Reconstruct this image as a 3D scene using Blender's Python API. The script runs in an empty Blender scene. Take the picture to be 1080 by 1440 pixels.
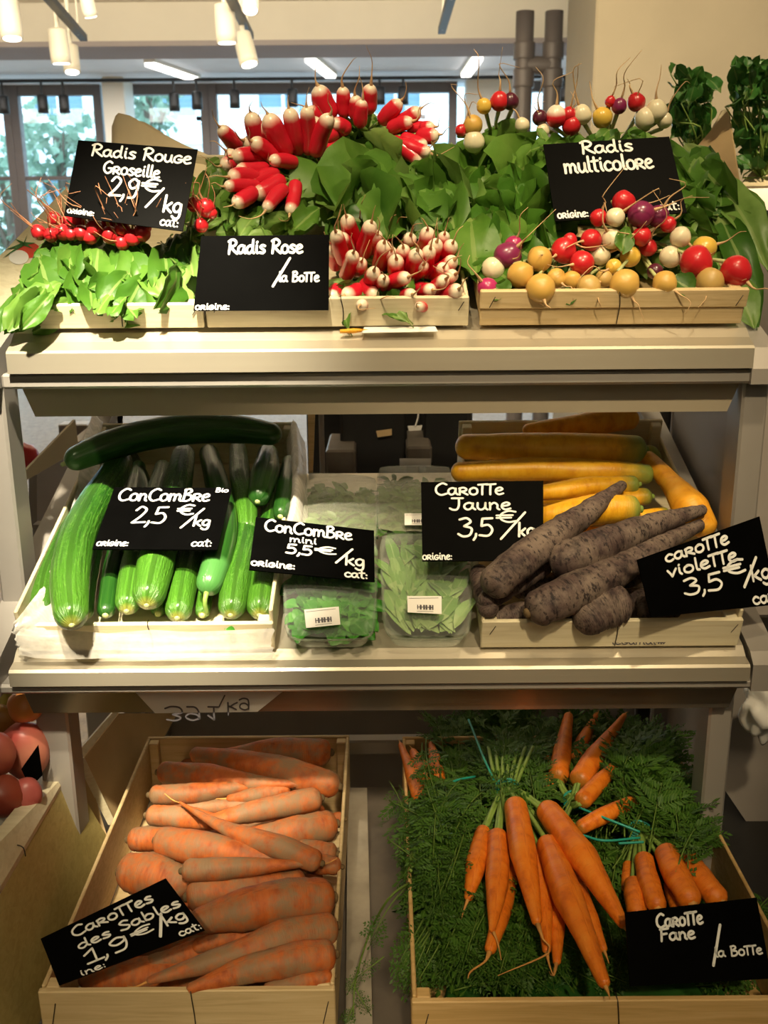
import bpy, bmesh, math, random
import numpy as np
from mathutils import Vector, Matrix, noise

R = random.Random(7)
SC = bpy.context.scene
COL = SC.collection

# ------------------------------------------------------------------ camera
F_PX = 1400.0
PITCH = math.radians(15.5)
ROLL = math.radians(-0.45)
EYE = Vector((0.0, 0.0, 1.5))
CAM_R = Matrix.Rotation(math.pi / 2 - PITCH, 3, 'X') @ Matrix.Rotation(ROLL, 3, 'Z')
cam_d = bpy.data.cameras.new('camera')
cam = bpy.data.objects.new('camera', cam_d)
COL.objects.link(cam)
cam.matrix_world = Matrix.Translation(EYE) @ CAM_R.to_4x4()
cam_d.sensor_fit = 'VERTICAL'
cam_d.sensor_height = 36.0
cam_d.lens = F_PX * 36.0 / 1440.0
cam_d.clip_start = 0.02
cam_d.clip_end = 200
cam_d.dof.use_dof = True
cam_d.dof.focus_distance = 1.22
cam_d.dof.aperture_fstop = 11.0
SC.camera = cam

# ------------------------------------------------------------------ view, world, lights
SC.view_settings.view_transform = 'Standard'
SC.view_settings.look = 'None'
SC.view_settings.gamma = 1.0
SC.view_settings.exposure = 0.0
SC.view_settings.use_curve_mapping = False

world = bpy.data.worlds.new('world')
SC.world = world
world.use_nodes = True
bg = world.node_tree.nodes['Background']
bg.inputs[0].default_value = (0.56, 0.84, 1.0, 1)
bg.inputs[1].default_value = 6.0


def spot(loc, target, energy, angle, blend, color, radius=0.05):
    d = bpy.data.lights.new('spot_beam', 'SPOT')
    d.energy = energy
    d.spot_size = math.radians(angle)
    d.spot_blend = blend
    d.color = color
    d.shadow_soft_size = radius
    o = bpy.data.objects.new('spot_beam', d)
    COL.objects.link(o)
    o.location = loc
    o.rotation_euler = (Vector(target) - Vector(loc)).to_track_quat('-Z', 'Y').to_euler()
    return o


def area(loc, target, energy, sx, sy, color):
    d = bpy.data.lights.new('ceiling_fill', 'AREA')  # unseen fill panel, added under the ceiling to brighten the shop
    d.shape = 'RECTANGLE'
    d.size, d.size_y = sx, sy
    d.energy = energy
    d.color = color
    o = bpy.data.objects.new('ceiling_fill', d)
    COL.objects.link(o)
    o.location = loc
    o.rotation_euler = (Vector(target) - Vector(loc)).to_track_quat('-Z', 'Y').to_euler()
    return o


WARM = (1.0, 0.79, 0.48)
spot((-0.25, 0.15, 2.80), (-0.29, 1.13, 1.36), 720, 19, 1.0, (1.0, .88, .64), 0.03)
spot((-0.20, 0.3, 2.85), (-0.02, 1.36, 1.52), 120, 36, 1.0, WARM, 0.04)
spot((0.60, 0.5, 2.85), (0.28, 1.32, 1.46), 75, 36, 1.0, WARM, 0.04)
spot((-0.42, -0.15, 2.80), (-0.27, 1.05, 1.02), 520, 11, 1.0, (1.0, .86, .60), 0.04)
spot((0.35, -0.60, 2.80), (0.21, 1.22, 1.10), 165, 23, 1.0, WARM, 0.05)
spot((0.25, -1.2, 2.80), (0.16, 0.84, 0.68), 120, 21, 1.0, WARM, 0.06)
spot((-0.30, -1.2, 2.80), (-0.22, 0.84, 0.66), 120, 17, 1.0, WARM, 0.06)
spot((1.05, 1.1, 2.85), (0.85, 1.9, 1.75), 130, 34, 1.0, WARM, 0.05)  # extra lamp added to brighten the leafy greens at the upper right
area((0.0, -1.6, 2.85), (0.0, 0.6, 0.6), 9, 2.4, 1.6, WARM)
area((-0.8, 3.0, 2.88), (-0.8, 6.0, 1.6), 320, 5.0, 1.6, (1.0, 0.84, 0.58))  # fill added to brighten the cream beam
area((-1.0, 9.0, 2.97), (-1.0, 9.0, 0.0), 190, 8.0, 1.5, (1.0, 0.92, 0.86))


# ------------------------------------------------------------------ pixel rays
def ray(px, py):
    return (CAM_R @ Vector(((px - 540.0) / F_PX, -(py - 720.0) / F_PX, -1.0)))


def P(px, py, Y):
    d = ray(px, py)
    return EYE + d * (Y / d.y)


def on_plane(px, py, z0, y0, s):
    d = ray(px, py)
    t = (z0 - s * y0 - EYE.z) / (d.z - s * d.y)
    return EYE + d * t


TOP = (1.395, 1.18, 0.36)
MID = (1.033, 1.09, 0.33)
BOT = (0.668, 0.86, 0.04)


def M(px, py, h):
    return on_plane(px, py, MID[0] + h, MID[1], MID[2])


def B(px, py, h):
    return on_plane(px, py, BOT[0] + h, BOT[1], BOT[2])


def T(px, py, h):
    return on_plane(px, py, TOP[0] + h, TOP[1], TOP[2])


YT_Y = [100, 150, 200, 260, 300, 380, 430, 480]
YT_V = [1.64, 1.58, 1.50, 1.40, 1.33, 1.235, 1.19, 1.165]


def YT(py):
    return float(np.interp(py, YT_Y, YT_V))


def TT(px, py, dy=0.0):
    return P(px, py, YT(py) + dy)


def pxsize(p):
    """metres per pixel at world point p"""
    d = CAM_R.transposed() @ (p - EYE)
    return -d.z / F_PX


# ------------------------------------------------------------------ objects
def tag(o, label=None, cat=None, group=None, kind=None):
    if label:
        o['label'] = label
    if cat:
        o['category'] = cat
    if group:
        o['group'] = group
    if kind:
        o['kind'] = kind
    return o


def empty(name, loc, label=None, cat=None, group=None, rot=None):
    o = bpy.data.objects.new(name, None)
    COL.objects.link(o)
    o.location = loc
    if rot:
        o.rotation_euler = rot
    o.empty_display_size = 0.02
    return tag(o, label, cat, group)


class MB:
    def __init__(self):
        self.v, self.f, self.t, self.s, self.mi = [], [], [], [], []

    def add(self, vs, fs, ts=None, ss=None, mi=0):
        o = len(self.v)
        self.v.extend([tuple(x) for x in vs])
        self.f.extend([tuple(i + o for i in f) for f in fs])
        self.t.extend(ts if ts is not None else [0.0] * len(vs))
        self.s.extend(ss if ss is not None else [0.0] * len(vs))
        self.mi.extend([mi] * len(fs))
        return self

    def build(self, name, mat, parent=None, smooth=True, local=False, origin=None):
        me = bpy.data.meshes.new(name)
        vs = self.v
        o = bpy.data.objects.new(name, me)
        COL.objects.link(o)
        if parent is not None:
            o.parent = parent
            if not local:
                pw = world_matrix(parent).inverted()
                vs = [tuple(pw @ Vector(v)) for v in vs]
        else:
            if origin is None:
                a = np.array(vs)
                mn, mx = a.min(0), a.max(0)
                origin = ((mn[0] + mx[0]) / 2, (mn[1] + mx[1]) / 2, mn[2])
            o.location = origin
            vs = [(v[0] - origin[0], v[1] - origin[1], v[2] - origin[2]) for v in vs]
        me.from_pydata(vs, [], self.f)
        for m in (mat if isinstance(mat, (list, tuple)) else [mat]):
            me.materials.append(m)
        if any(self.mi):
            me.polygons.foreach_set('material_index', self.mi)
        at = me.attributes.new('t', 'FLOAT', 'POINT')
        at.data.foreach_set('value', self.t)
        at = me.attributes.new('s', 'FLOAT', 'POINT')
        at.data.foreach_set('value', self.s)
        if smooth:
            me.polygons.foreach_set('use_smooth', [True] * len(me.polygons))
        me.update()
        return o


def world_matrix(o):
    m = Matrix.LocRotScale(o.location, o.rotation_euler, o.scale)
    if o.parent:
        return world_matrix(o.parent) @ m
    return m


def box(mb, lo, hi, bev=0.002, mi=0):
    """chamfered box"""
    lo, hi = Vector(lo), Vector(hi)
    c, hs = (lo + hi) / 2, (hi - lo) / 2
    b = min(bev, min(hs) * 0.6)
    vs, fs = [], []
    idx = {}
    for sx in (-1, 1):
        for sy in (-1, 1):
            for sz in (-1, 1):
                for ax in range(3):
                    p = [sx * (hs.x - b), sy * (hs.y - b), sz * (hs.z - b)]
                    p[ax] = (sx, sy, sz)[ax] * hs[ax]
                    idx[(sx, sy, sz, ax)] = len(vs)
                    vs.append(c + Vector(p))
    for ax in range(3):
        a1, a2 = (ax + 1) % 3, (ax + 2) % 3
        for s in (-1, 1):
            q = []
            for (u, w) in ((-1, -1), (1, -1), (1, 1), (-1, 1)):
                k = [0, 0, 0]
                k[ax], k[a1], k[a2] = s, u, w
                q.append(idx[(k[0], k[1], k[2], ax)])
            fs.append(q if s > 0 else q[::-1])
    for ax in range(3):
        a1, a2 = (ax + 1) % 3, (ax + 2) % 3
        for u in (-1, 1):
            for w in (-1, 1):
                q = []
                for (s, fa) in ((-1, a1), (1, a1), (1, a2), (-1, a2)):
                    k = [0, 0, 0]
                    k[ax], k[a1], k[a2] = s, u, w
                    q.append(idx[(k[0], k[1], k[2], fa)])
                fs.append(q if u * w > 0 else q[::-1])
    for sx in (-1, 1):
        for sy in (-1, 1):
            for sz in (-1, 1):
                q = [idx[(sx, sy, sz, a)] for a in range(3)]
                fs.append(q if sx * sy * sz > 0 else q[::-1])
    mb.add(vs, fs, mi=mi)
    return mb


def prism(mb, poly, x0, x1):
    """polygon in (y, z) extruded along x"""
    n = len(poly)
    vs = [(x0, y, z) for y, z in poly] + [(x1, y, z) for y, z in poly]
    fs = [(i, (i + 1) % n, n + (i + 1) % n, n + i) for i in range(n)]
    fs += [tuple(range(n))[::-1], tuple(range(n, 2 * n))]
    mb.add(vs, fs)
    return mb


def slab(mb, q, thick):
    """a board from four world corners (TL, TR, BR, BL seen from the front), thick to the back"""
    q = [Vector(p) for p in q]
    n = ((q[3] - q[0]).cross(q[1] - q[0])).normalized()   # towards the viewer side
    b = [p - n * thick for p in q]
    mb.add(q + b, [(3, 2, 1, 0), (4, 5, 6, 7), (0, 1, 5, 4), (1, 2, 6, 5), (2, 3, 7, 6), (3, 0, 4, 7)])
    return n


def catmull(pts, n):
    pts = [Vector(p) for p in pts]
    if len(pts) == 2:
        return [pts[0].lerp(pts[1], i / n) for i in range(n + 1)]
    ext = [pts[0] * 2 - pts[1]] + pts + [pts[-1] * 2 - pts[-2]]
    out = []
    m = len(pts) - 1
    for i in range(n + 1):
        u = i / n * m
        k = min(int(u), m - 1)
        u -= k
        p0, p1, p2, p3 = ext[k:k + 4]
        out.append(0.5 * ((2 * p1) + (p2 - p0) * u + (2 * p0 - 5 * p1 + 4 * p2 - p3) * u * u + (3 * p1 - p0 - 3 * p2 + p3) * u ** 3))
    return out


def tube(mb, pts, rad, seg=8, n=None, cap0=0.0, cap1=0.0, bump=None, t0=0.0, t1=1.0):
    """swept tube; rad is a list along pts (interpolated); caps are rounded over cap*r of length.
    bump(t, ang) multiplies the radius"""
    n = n or max(6, len(pts) * 4)
    fine = catmull(pts, 60)
    cum = [0.0]
    for i in range(60):
        cum.append(cum[-1] + (fine[i + 1] - fine[i]).length)
    L = cum[-1]
    u60 = np.linspace(0, 1, 61)
    ru = np.linspace(0, 1, len(rad))
    r0, r1 = rad[0], rad[-1]
    st = [i / n for i in range(n + 1)]
    if cap0:
        c = min(0.45, cap0 * r0 / L)
        st = [c * x for x in (0, .02, .08, .2, .4, .7)] + [c + (1 - c) * x for x in st]
    if cap1:
        c = min(0.45, cap1 * r1 / L)
        st = [x * (1 - c) for x in st] + [1 - c * x for x in (.7, .4, .2, .08, .02, 0)]
    st = sorted(set(round(x, 6) for x in st))
    fa = np.array([tuple(p) for p in fine])
    vs, ts, ss, fs = [], [], [], []
    up = None
    for s in st:
        u = float(np.interp(s * L, cum, u60))
        p = Vector([float(np.interp(u, u60, fa[:, k])) for k in range(3)])
        q = Vector([float(np.interp(min(1, u + .01), u60, fa[:, k])) for k in range(3)])
        q0 = Vector([float(np.interp(max(0, u - .01), u60, fa[:, k])) for k in range(3)])
        tg = (q - q0).normalized()
        if up is None:
            a = Vector((0, 0, 1)) if abs(tg.z) < .9 else Vector((1, 0, 0))
            up = (a - tg * a.dot(tg)).normalized()
        else:
            up = (up - tg * up.dot(tg)).normalized()
        sd = tg.cross(up)
        r = float(np.interp(u, ru, rad))
        if cap0:
            c = cap0 * r0
            x = s * L / c
            if x < 1:
                r *= math.sqrt(max(0.0004, 1 - (1 - x) ** 2))
        if cap1:
            c = cap1 * r1
            x = (1 - s) * L / c
            if x < 1:
                r *= math.sqrt(max(0.0004, 1 - (1 - x) ** 2))
        for k in range(seg):
            an = 2 * math.pi * k / seg
            rr = r * (bump(s, an) if bump else 1.0)
            vs.append(p + (up * math.cos(an) + sd * math.sin(an)) * rr)
            ts.append(t0 + (t1 - t0) * s)
            ss.append(k / seg)
    m = len(st)
    for i in range(m - 1):
        for k in range(seg):
            k2 = (k + 1) % seg
            fs.append((i * seg + k, i * seg + k2, (i + 1) * seg + k2, (i + 1) * seg + k))
    fs.append(tuple(range(seg))[::-1])
    fs.append(tuple((m - 1) * seg + k for k in range(seg)))
    mb.add(vs, fs, ts, ss)
    return mb


def blob(mb, c, rx, ry, rz, seed=0, amp=0.15, freq=3.0, seg=20, rings=12, rot=None, t=0.5):
    vs, fs = [], []
    c = Vector(c)
    for i in range(rings + 1):
        th = math.pi * i / rings
        for k in range(seg):
            ph = 2 * math.pi * k / seg
            d = Vector((math.sin(th) * math.cos(ph), math.sin(th) * math.sin(ph), math.cos(th)))
            m = 1 + amp * noise.noise(d * freq + Vector((seed * 3.1, seed, 0)))
            p = Vector((d.x * rx, d.y * ry, d.z * rz)) * m
            if rot:
                p = rot @ p
            vs.append(c + p)
    for i in range(rings):
        for k in range(seg):
            k2 = (k + 1) % seg
            fs.append((i * seg + k, (i + 1) * seg + k, (i + 1) * seg + k2, i * seg + k2))
    mb.add(vs, fs, [t] * len(vs), [0.5] * len(vs))


# ------------------------------------------------------------------ leaves
def leaf(mb, base, tip, W, nrm, bulge=0.15, petiole=0.25, wav=0.15, fold=0.28, shape='radish', nl=9, nw=6, seed=None):
    base, tip = Vector(base), Vector(tip)
    ax = tip - base
    L = ax.length
    if L < 1e-5:
        return
    ax /= L
    n = Vector(nrm)
    n = n - ax * n.dot(ax)
    if n.length < 1e-4:
        n = Vector((0, -1, 0.3)) - ax * Vector((0, -1, 0.3)).dot(ax)
    n.normalize()
    sd = ax.cross(n)
    so = R.random() * 50 if seed is None else seed
    rk = math.floor((so * 7.31) % 1 * 10)
    vs, ts, ss, fs = [], [], [], []
    for i in range(nl + 1):
        t = i / nl
        if t < petiole:
            w = 0.05 + 0.03 * t
            if shape == 'radish' and t > petiole * .6:
                w = 0.12
        else:
            x = (t - petiole) / (1 - petiole)
            if shape == 'radish':
                w = 0.16 + 0.84 * math.sin(math.pi * min(1, x ** 1.25)) ** 0.75 if x < 0.65 else max(0.03, math.sqrt(max(0, 1 - ((x - 0.6) / 0.41) ** 2)))
            elif shape == 'oval':
                w = max(0.03, math.sin(math.pi * (0.04 + 0.95 * x)) ** 0.8)
            else:
                w = max(0.02, math.sin(math.pi * (0.06 + 0.93 * x ** 0.8)))
        w *= W * 0.5
        b = math.sin(math.pi * t) * bulge * L - t * t * bulge * 0.5 * L
        for k in range(nw + 1):
            s = k / nw * 2 - 1
            wv = noise.noise(Vector((t * 4.5 + so, s * 1.6, so))) * wav * L * (0.3 + abs(s)) * (1 if t > petiole else .2)
            edge = 1 + 0.14 * noise.noise(Vector((t * 9 + so, s * 5, so * 2)))
            p = base + ax * (t * L) + sd * (s * w * edge) + n * (b + wv - fold * w * (1 - abs(s)) * 1.0)
            vs.append(p)
            ts.append(t * .98 + rk)
            ss.append(s)
    for i in range(nl):
        for k in range(nw):
            a = i * (nw + 1) + k
            fs.append((a, a + 1, a + nw + 2, a + nw + 1))
    mb.add(vs, fs, ts, ss)


def to_cam(p):
    return (EYE - p).normalized()


def rnd_vec(a=1.0):
    return Vector((R.uniform(-a, a), R.uniform(-a, a), R.uniform(-a, a)))


def leaves_px(mb, n, region, toward, Lr, Wr, conv, shape='radish', dj=0.03, ang=0.7, bulge=0.12, upn=0.5, **kw):
    """leaves whose tips spread over region, running outwards from the point `toward`"""
    x0, y0, x1, y1 = region
    for _ in range(n):
        while True:
            a, b = R.uniform(-1, 1), R.uniform(-1, 1)
            if a * a + b * b < 1.0:
                break
        tx, ty = (x0 + x1) / 2 + a * (x1 - x0) / 2, (y0 + y1) / 2 + b * (y1 - y0) / 2
        an = math.atan2(ty - toward[1], tx - toward[0]) + R.gauss(0, ang)
        L = R.uniform(*Lr)
        bx, by = tx - math.cos(an) * L, ty - math.sin(an) * L
        d = R.uniform(-dj, dj)
        tp, bp = conv(tx, ty, d - 0.01), conv(bx, by, d + 0.012)
        nr = to_cam(tp) + Vector((0, 0, upn)) + rnd_vec(0.85)
        leaf(mb, bp, tp, (tp - bp).length * R.uniform(*Wr), nr, bulge=bulge * R.uniform(.4, 1.5), shape=shape, **kw)


def frond(mb, base, tip, W, nrm, pairs=11, bend=0.12, start=0.22):
    base, tip = Vector(base), Vector(tip)
    ax = tip - base
    L = ax.length
    n = Vector(nrm)
    n = (n - ax * n.dot(ax) / (L * L)).normalized()
    axn = ax / L
    sd = axn.cross(n)
    pts = [base + ax * t + n * (math.sin(math.pi * t) * bend * L) for t in (0, .25, .5, .75, 1)]
    tube(mb, pts, [0.0011, 0.0009, 0.0008, 0.0006, 0.0004], seg=4, n=8, t0=0.0, t1=0.3)
    fine = catmull(pts, 40)
    vs, fs, ts, ss = [], [], [], []

    def blade(p, d, up, l, w, tt):
        o = len(vs)
        s = d.cross(up).normalized() * w
        m = p + d * l * 0.55
        vs.extend([p, m + s, p + d * l, m - s])
        ts.extend([tt, tt, tt + .1, tt])
        ss.extend([0, 1, 0, -1])
        fs.append((o, o + 1, o + 2, o + 3))

    for i in range(pairs):
        t = start + (1 - start) * (i + R.random() * .5) / pairs
        p = fine[min(40, int(t * 40))]
        l = W * 0.5 * (math.sin(math.pi * (0.18 + 0.8 * (t - start) / (1 - start))) ** 0.8) * R.uniform(.75, 1.2)
        for sg in (-1, 1):
            d = (axn * R.uniform(.45, .8) + sd * sg + n * R.uniform(-.35, .45)).normalized()
            nn = (n + rnd_vec(.5)).normalized()
            m = max(3, int(l / 0.0042))
            for k in range(m):
                q = p + d * l * (k + .6) / m + n * (-0.1 * l * ((k + 1) / m) ** 2)
                ll = l * 0.30 * (1.15 - 0.7 * k / m) * R.uniform(.8, 1.3)
                side = d.cross(nn).normalized()
                for s2 in (-1, 1):
                    dd = (d * .8 + side * s2 * .9 + nn * R.uniform(-.4, .4)).normalized()
                    blade(q, dd, nn, ll, ll * .22, .5 + .4 * R.random())
            blade(p + d * l * .85, d, nn, l * .3, l * .06, .7)
    blade(fine[40], axn, n, W * .2, W * .04, .8)
    mb.add(vs, fs, ts, ss)


# ------------------------------------------------------------------ materials
def mat(name):
    m = bpy.data.materials.new(name)
    m.use_nodes = True
    nt = m.node_tree
    b = nt.nodes['Principled BSDF']
    return m, nt, b


def nd(nt, typ, **kw):
    n = nt.nodes.new(typ)
    for k, v in kw.items():
        setattr(n, k, v)
    return n


def ramp(nt, fac, stops, interp='LINEAR'):
    r = nd(nt, 'ShaderNodeValToRGB')
    e = r.color_ramp
    e.interpolation = interp
    while len(e.elements) < len(stops):
        e.elements.new(0.5)
    for el, (p, c) in zip(e.elements, stops):
        el.position = p
        el.color = (c[0], c[1], c[2], 1)
    nt.links.new(fac, r.inputs[0])
    return r.outputs[0]


def mix(nt, fac, a, b, mode='MIX'):
    m = nd(nt, 'ShaderNodeMix', data_type='RGBA', blend_type=mode)
    for sock, val in ((m.inputs[0], fac), (m.inputs[6], a), (m.inputs[7], b)):
        if hasattr(val, 'links') or hasattr(val, 'is_linked'):
            nt.links.new(val, sock)
        elif isinstance(val, (int, float)):
            sock.default_value = val
        else:
            sock.default_value = (val[0], val[1], val[2], 1)
    return m.outputs[2]


def mth(nt, op, a, b=None):
    m = nd(nt, 'ShaderNodeMath', operation=op)
    for sock, val in ((m.inputs[0], a), (m.inputs[1], b)):
        if val is None:
            continue
        if isinstance(val, (int, float)):
            sock.default_value = val
        else:
            nt.links.new(val, sock)
    return m.outputs[0]


def coords(nt, scale=(1, 1, 1), rnd=True):
    tc = nd(nt, 'ShaderNodeTexCoord')
    mp = nd(nt, 'ShaderNodeMapping')
    mp.inputs['Scale'].default_value = scale
    nt.links.new(tc.outputs['Object'], mp.inputs[0])
    if rnd:
        oi = nd(nt, 'ShaderNodeObjectInfo')
        v = nd(nt, 'ShaderNodeVectorMath', operation='ADD')
        c = nd(nt, 'ShaderNodeCombineXYZ')
        k = mth(nt, 'MULTIPLY', oi.outputs['Random'], 37.0)
        nt.links.new(k, c.inputs[0])
        nt.links.new(k, c.inputs[1])
        nt.links.new(mp.outputs[0], v.inputs[0])
        nt.links.new(c.outputs[0], v.inputs[1])
        return v.outputs[0]
    return mp.outputs[0]


def noise_fac(nt, vec, scale, detail=4.0, rough=0.55, dist=0.0):
    n = nd(nt, 'ShaderNodeTexNoise')
    n.inputs['Scale'].default_value = scale
    n.inputs['Detail'].default_value = detail
    n.inputs['Roughness'].default_value = rough
    n.inputs['Distortion'].default_value = dist
    nt.links.new(vec, n.inputs['Vector'])
    return n.outputs[0]


def attr(nt, name):
    a = nd(nt, 'ShaderNodeAttribute', attribute_name=name)
    return a.outputs['Fac']


def bump(nt, b, h, strength=0.3, dist=0.002):
    n = nd(nt, 'ShaderNodeBump')
    n.inputs['Strength'].default_value = strength
    n.inputs['Distance'].default_value = dist
    nt.links.new(h, n.inputs['Height'])
    nt.links.new(n.outputs[0], b.inputs['Normal'])


def ts_vec(nt, st, ss, rnd=True):
    """a vector from the along / around attributes"""
    c = nd(nt, 'ShaderNodeCombineXYZ')
    nt.links.new(mth(nt, 'MULTIPLY', attr(nt, 't'), st), c.inputs[0])
    a = mth(nt, 'MULTIPLY', attr(nt, 's'), 2 * math.pi)
    nt.links.new(mth(nt, 'MULTIPLY', mth(nt, 'SINE', a), ss), c.inputs[1])
    nt.links.new(mth(nt, 'MULTIPLY', mth(nt, 'COSINE', a), ss), c.inputs[2])
    if not rnd:
        return c.outputs[0]
    oi = nd(nt, 'ShaderNodeObjectInfo')
    v = nd(nt, 'ShaderNodeVectorMath', operation='ADD')
    nt.links.new(c.outputs[0], v.inputs[0])
    c2 = nd(nt, 'ShaderNodeCombineXYZ')
    nt.links.new(mth(nt, 'MULTIPLY', oi.outputs['Random'], 51.0), c2.inputs[0])
    nt.links.new(c2.outputs[0], v.inputs[1])
    return v.outputs[0]


def plain(name, col, rough=0.5, metal=0.0, var=0.0, spec=0.5, vscale=8.0):
    m, nt, b = mat(name)
    b.inputs['Roughness'].default_value = rough
    b.inputs['Metallic'].default_value = metal
    b.inputs['Specular IOR Level'].default_value = spec
    if var:
        f = noise_fac(nt, coords(nt, rnd=False), vscale)
        lo = [c * (1 - var) for c in col]
        hi = [min(1, c * (1 + var)) for c in col]
        nt.links.new(ramp(nt, f, [(.3, lo), (.7, hi)]), b.inputs['Base Color'])
    else:
        b.inputs['Base Color'].default_value = (*col, 1)
    return m


def emis(name, col, strength):
    m, nt, b = mat(name)
    b.inputs['Base Color'].default_value = (*col, 1)
    b.inputs['Emission Color'].default_value = (*col, 1)
    b.inputs['Emission Strength'].default_value = strength
    return m


MT = {}


def wood(name, c0, c1, c2, rough=0.6):
    m, nt, b = mat(name)
    v = coords(nt, (3, 30, 60))
    f = noise_fac(nt, v, 2.2, 6, .6, 1.2)
    g = noise_fac(nt, coords(nt, (1.5, 4, 4)), 4, 3)
    c = ramp(nt, f, [(.25, c0), (.55, c1), (.8, c2)])
    c = mix(nt, mth(nt, 'MULTIPLY', ramp(nt, g, [(.45, (0, 0, 0)), (.75, (1, 1, 1))]), .35), c, c0)
    nt.links.new(c, b.inputs['Base Color'])
    b.inputs['Roughness'].default_value = rough
    bump(nt, b, f, .25, .001)
    return m


MT['wood'] = wood('poplar_wood', (.50, .36, .17), (.66, .50, .27), (.74, .59, .36))
MT['wood_pale'] = wood('pale_poplar_wood', (.62, .53, .34), (.74, .66, .46), (.80, .73, .55))
MT['wood_yellow'] = wood('yellow_poplar_wood', (.36, .28, .085), (.46, .37, .13), (.52, .43, .17))
MT['wood_warm'] = wood('warm_poplar_wood', (.52, .32, .10), (.70, .46, .19), (.78, .55, .26))


def steel(name, col, r0, r1, metal=.9):
    m, nt, b = mat(name)
    f = noise_fac(nt, coords(nt, (1.2, 40, 120), False), 3, 5)
    g = noise_fac(nt, coords(nt, (5, 5, 5), False), 2.5, 4)
    b.inputs['Metallic'].default_value = metal
    c = mix(nt, mth(nt, 'MULTIPLY', g, .5), col, [x * .75 for x in col])
    nt.links.new(c, b.inputs['Base Color'])
    mr = nd(nt, 'ShaderNodeMapRange')
    mr.inputs['To Min'].default_value = r0
    mr.inputs['To Max'].default_value = r1
    nt.links.new(f, mr.inputs[0])
    nt.links.new(mr.outputs[0], b.inputs['Roughness'])
    bump(nt, b, f, .08, .0006)
    return m


MT['steel'] = steel('brushed_steel', (.60, .54, .43), .28, .42, .62)
MT['steel_satin'] = steel('satin_steel', (.66, .57, .42), .34, .45, .30)
MT['steel_apron'] = steel('polished_steel', (.52, .47, .40), .16, .26)
MT['grey_paint'] = plain('grey_frame_paint', (.36, .33, .30), .38, .25, .06)
MT['grey_panel'] = plain('grey_panel_paint', (.36, .32, .29), .5, 0, .08)
MT['worn_panel'] = plain('worn_brown_grey_panel', (.15, .125, .10), .45, .2, .25, .5, 14)
MT['dark_metal'] = plain('dark_metal', (.03, .028, .026), .45, .3, .1)
MT['black'] = plain('black_plastic', (.012, .012, .012), .4)
MT['slate'] = plain('black_sign_board', (.0015, .0015, .0015), .42, 0, .2, .015, 30)
MT['chalk'] = plain('white_marker_ink', (.85, .85, .82), .6)
MT['ink'] = plain('grey_pen_ink', (.10, .09, .10), .6)
MT['paper'] = plain('white_paper', (.80, .78, .74), .7, 0, .05)
MT['kraft'] = plain('kraft_paper', (.56, .40, .21), .7, 0, .12, .3, 10)
MT['kraft_pale'] = plain('pale_kraft_paper', (.80, .68, .46), .7, 0, .1, .3, 10)
MT['cream'] = plain('cream_paint', (.72, .63, .43), .6, 0, .04)
MT['wire'] = plain('dark_wire', (.05, .04, .03), .4, .6)
MT['tie'] = plain('teal_raffia', (.02, .33, .26), .4, 0, .2)
MT['wood_tie'] = plain('straw_raffia', (.45, .40, .14), .6, 0, .2)


def film(name, haze, col=(.8, .82, .78), rough=.12):
    m, nt, b = mat(name)
    out = nt.nodes['Material Output']
    b.inputs['Base Color'].default_value = (*col, 1)
    b.inputs['Roughness'].default_value = rough
    b.inputs['Specular IOR Level'].default_value = .8
    tr = nd(nt, 'ShaderNodeBsdfTransparent')
    mx = nd(nt, 'ShaderNodeMixShader')
    lw = nd(nt, 'ShaderNodeLayerWeight')
    lw.inputs[0].default_value = .25
    f = mth(nt, 'ADD', mth(nt, 'MULTIPLY', lw.outputs['Facing'], .28), haze)
    w = noise_fac(nt, coords(nt, (18, 60, 18)), 2.5, 3)
    f = mth(nt, 'MULTIPLY', f, mth(nt, 'ADD', w, .5))
    nt.links.new(f, mx.inputs[0])
    nt.links.new(tr.outputs[0], mx.inputs[1])
    nt.links.new(b.outputs[0], mx.inputs[2])
    nt.links.new(mx.outputs[0], out.inputs[0])
    bump(nt, b, w, .5, .003)
    return m


MT['film'] = film('clear_wrap', .05)
MT['film_fog'] = film('fogged_wrap', .28, (.42, .42, .33), .2)
MT['tray'] = film('clear_tray_plastic', .20, (.46, .55, .44), .2)
MT['liner'] = film('milky_plastic_liner', .62, (.80, .76, .70), .25)

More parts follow.
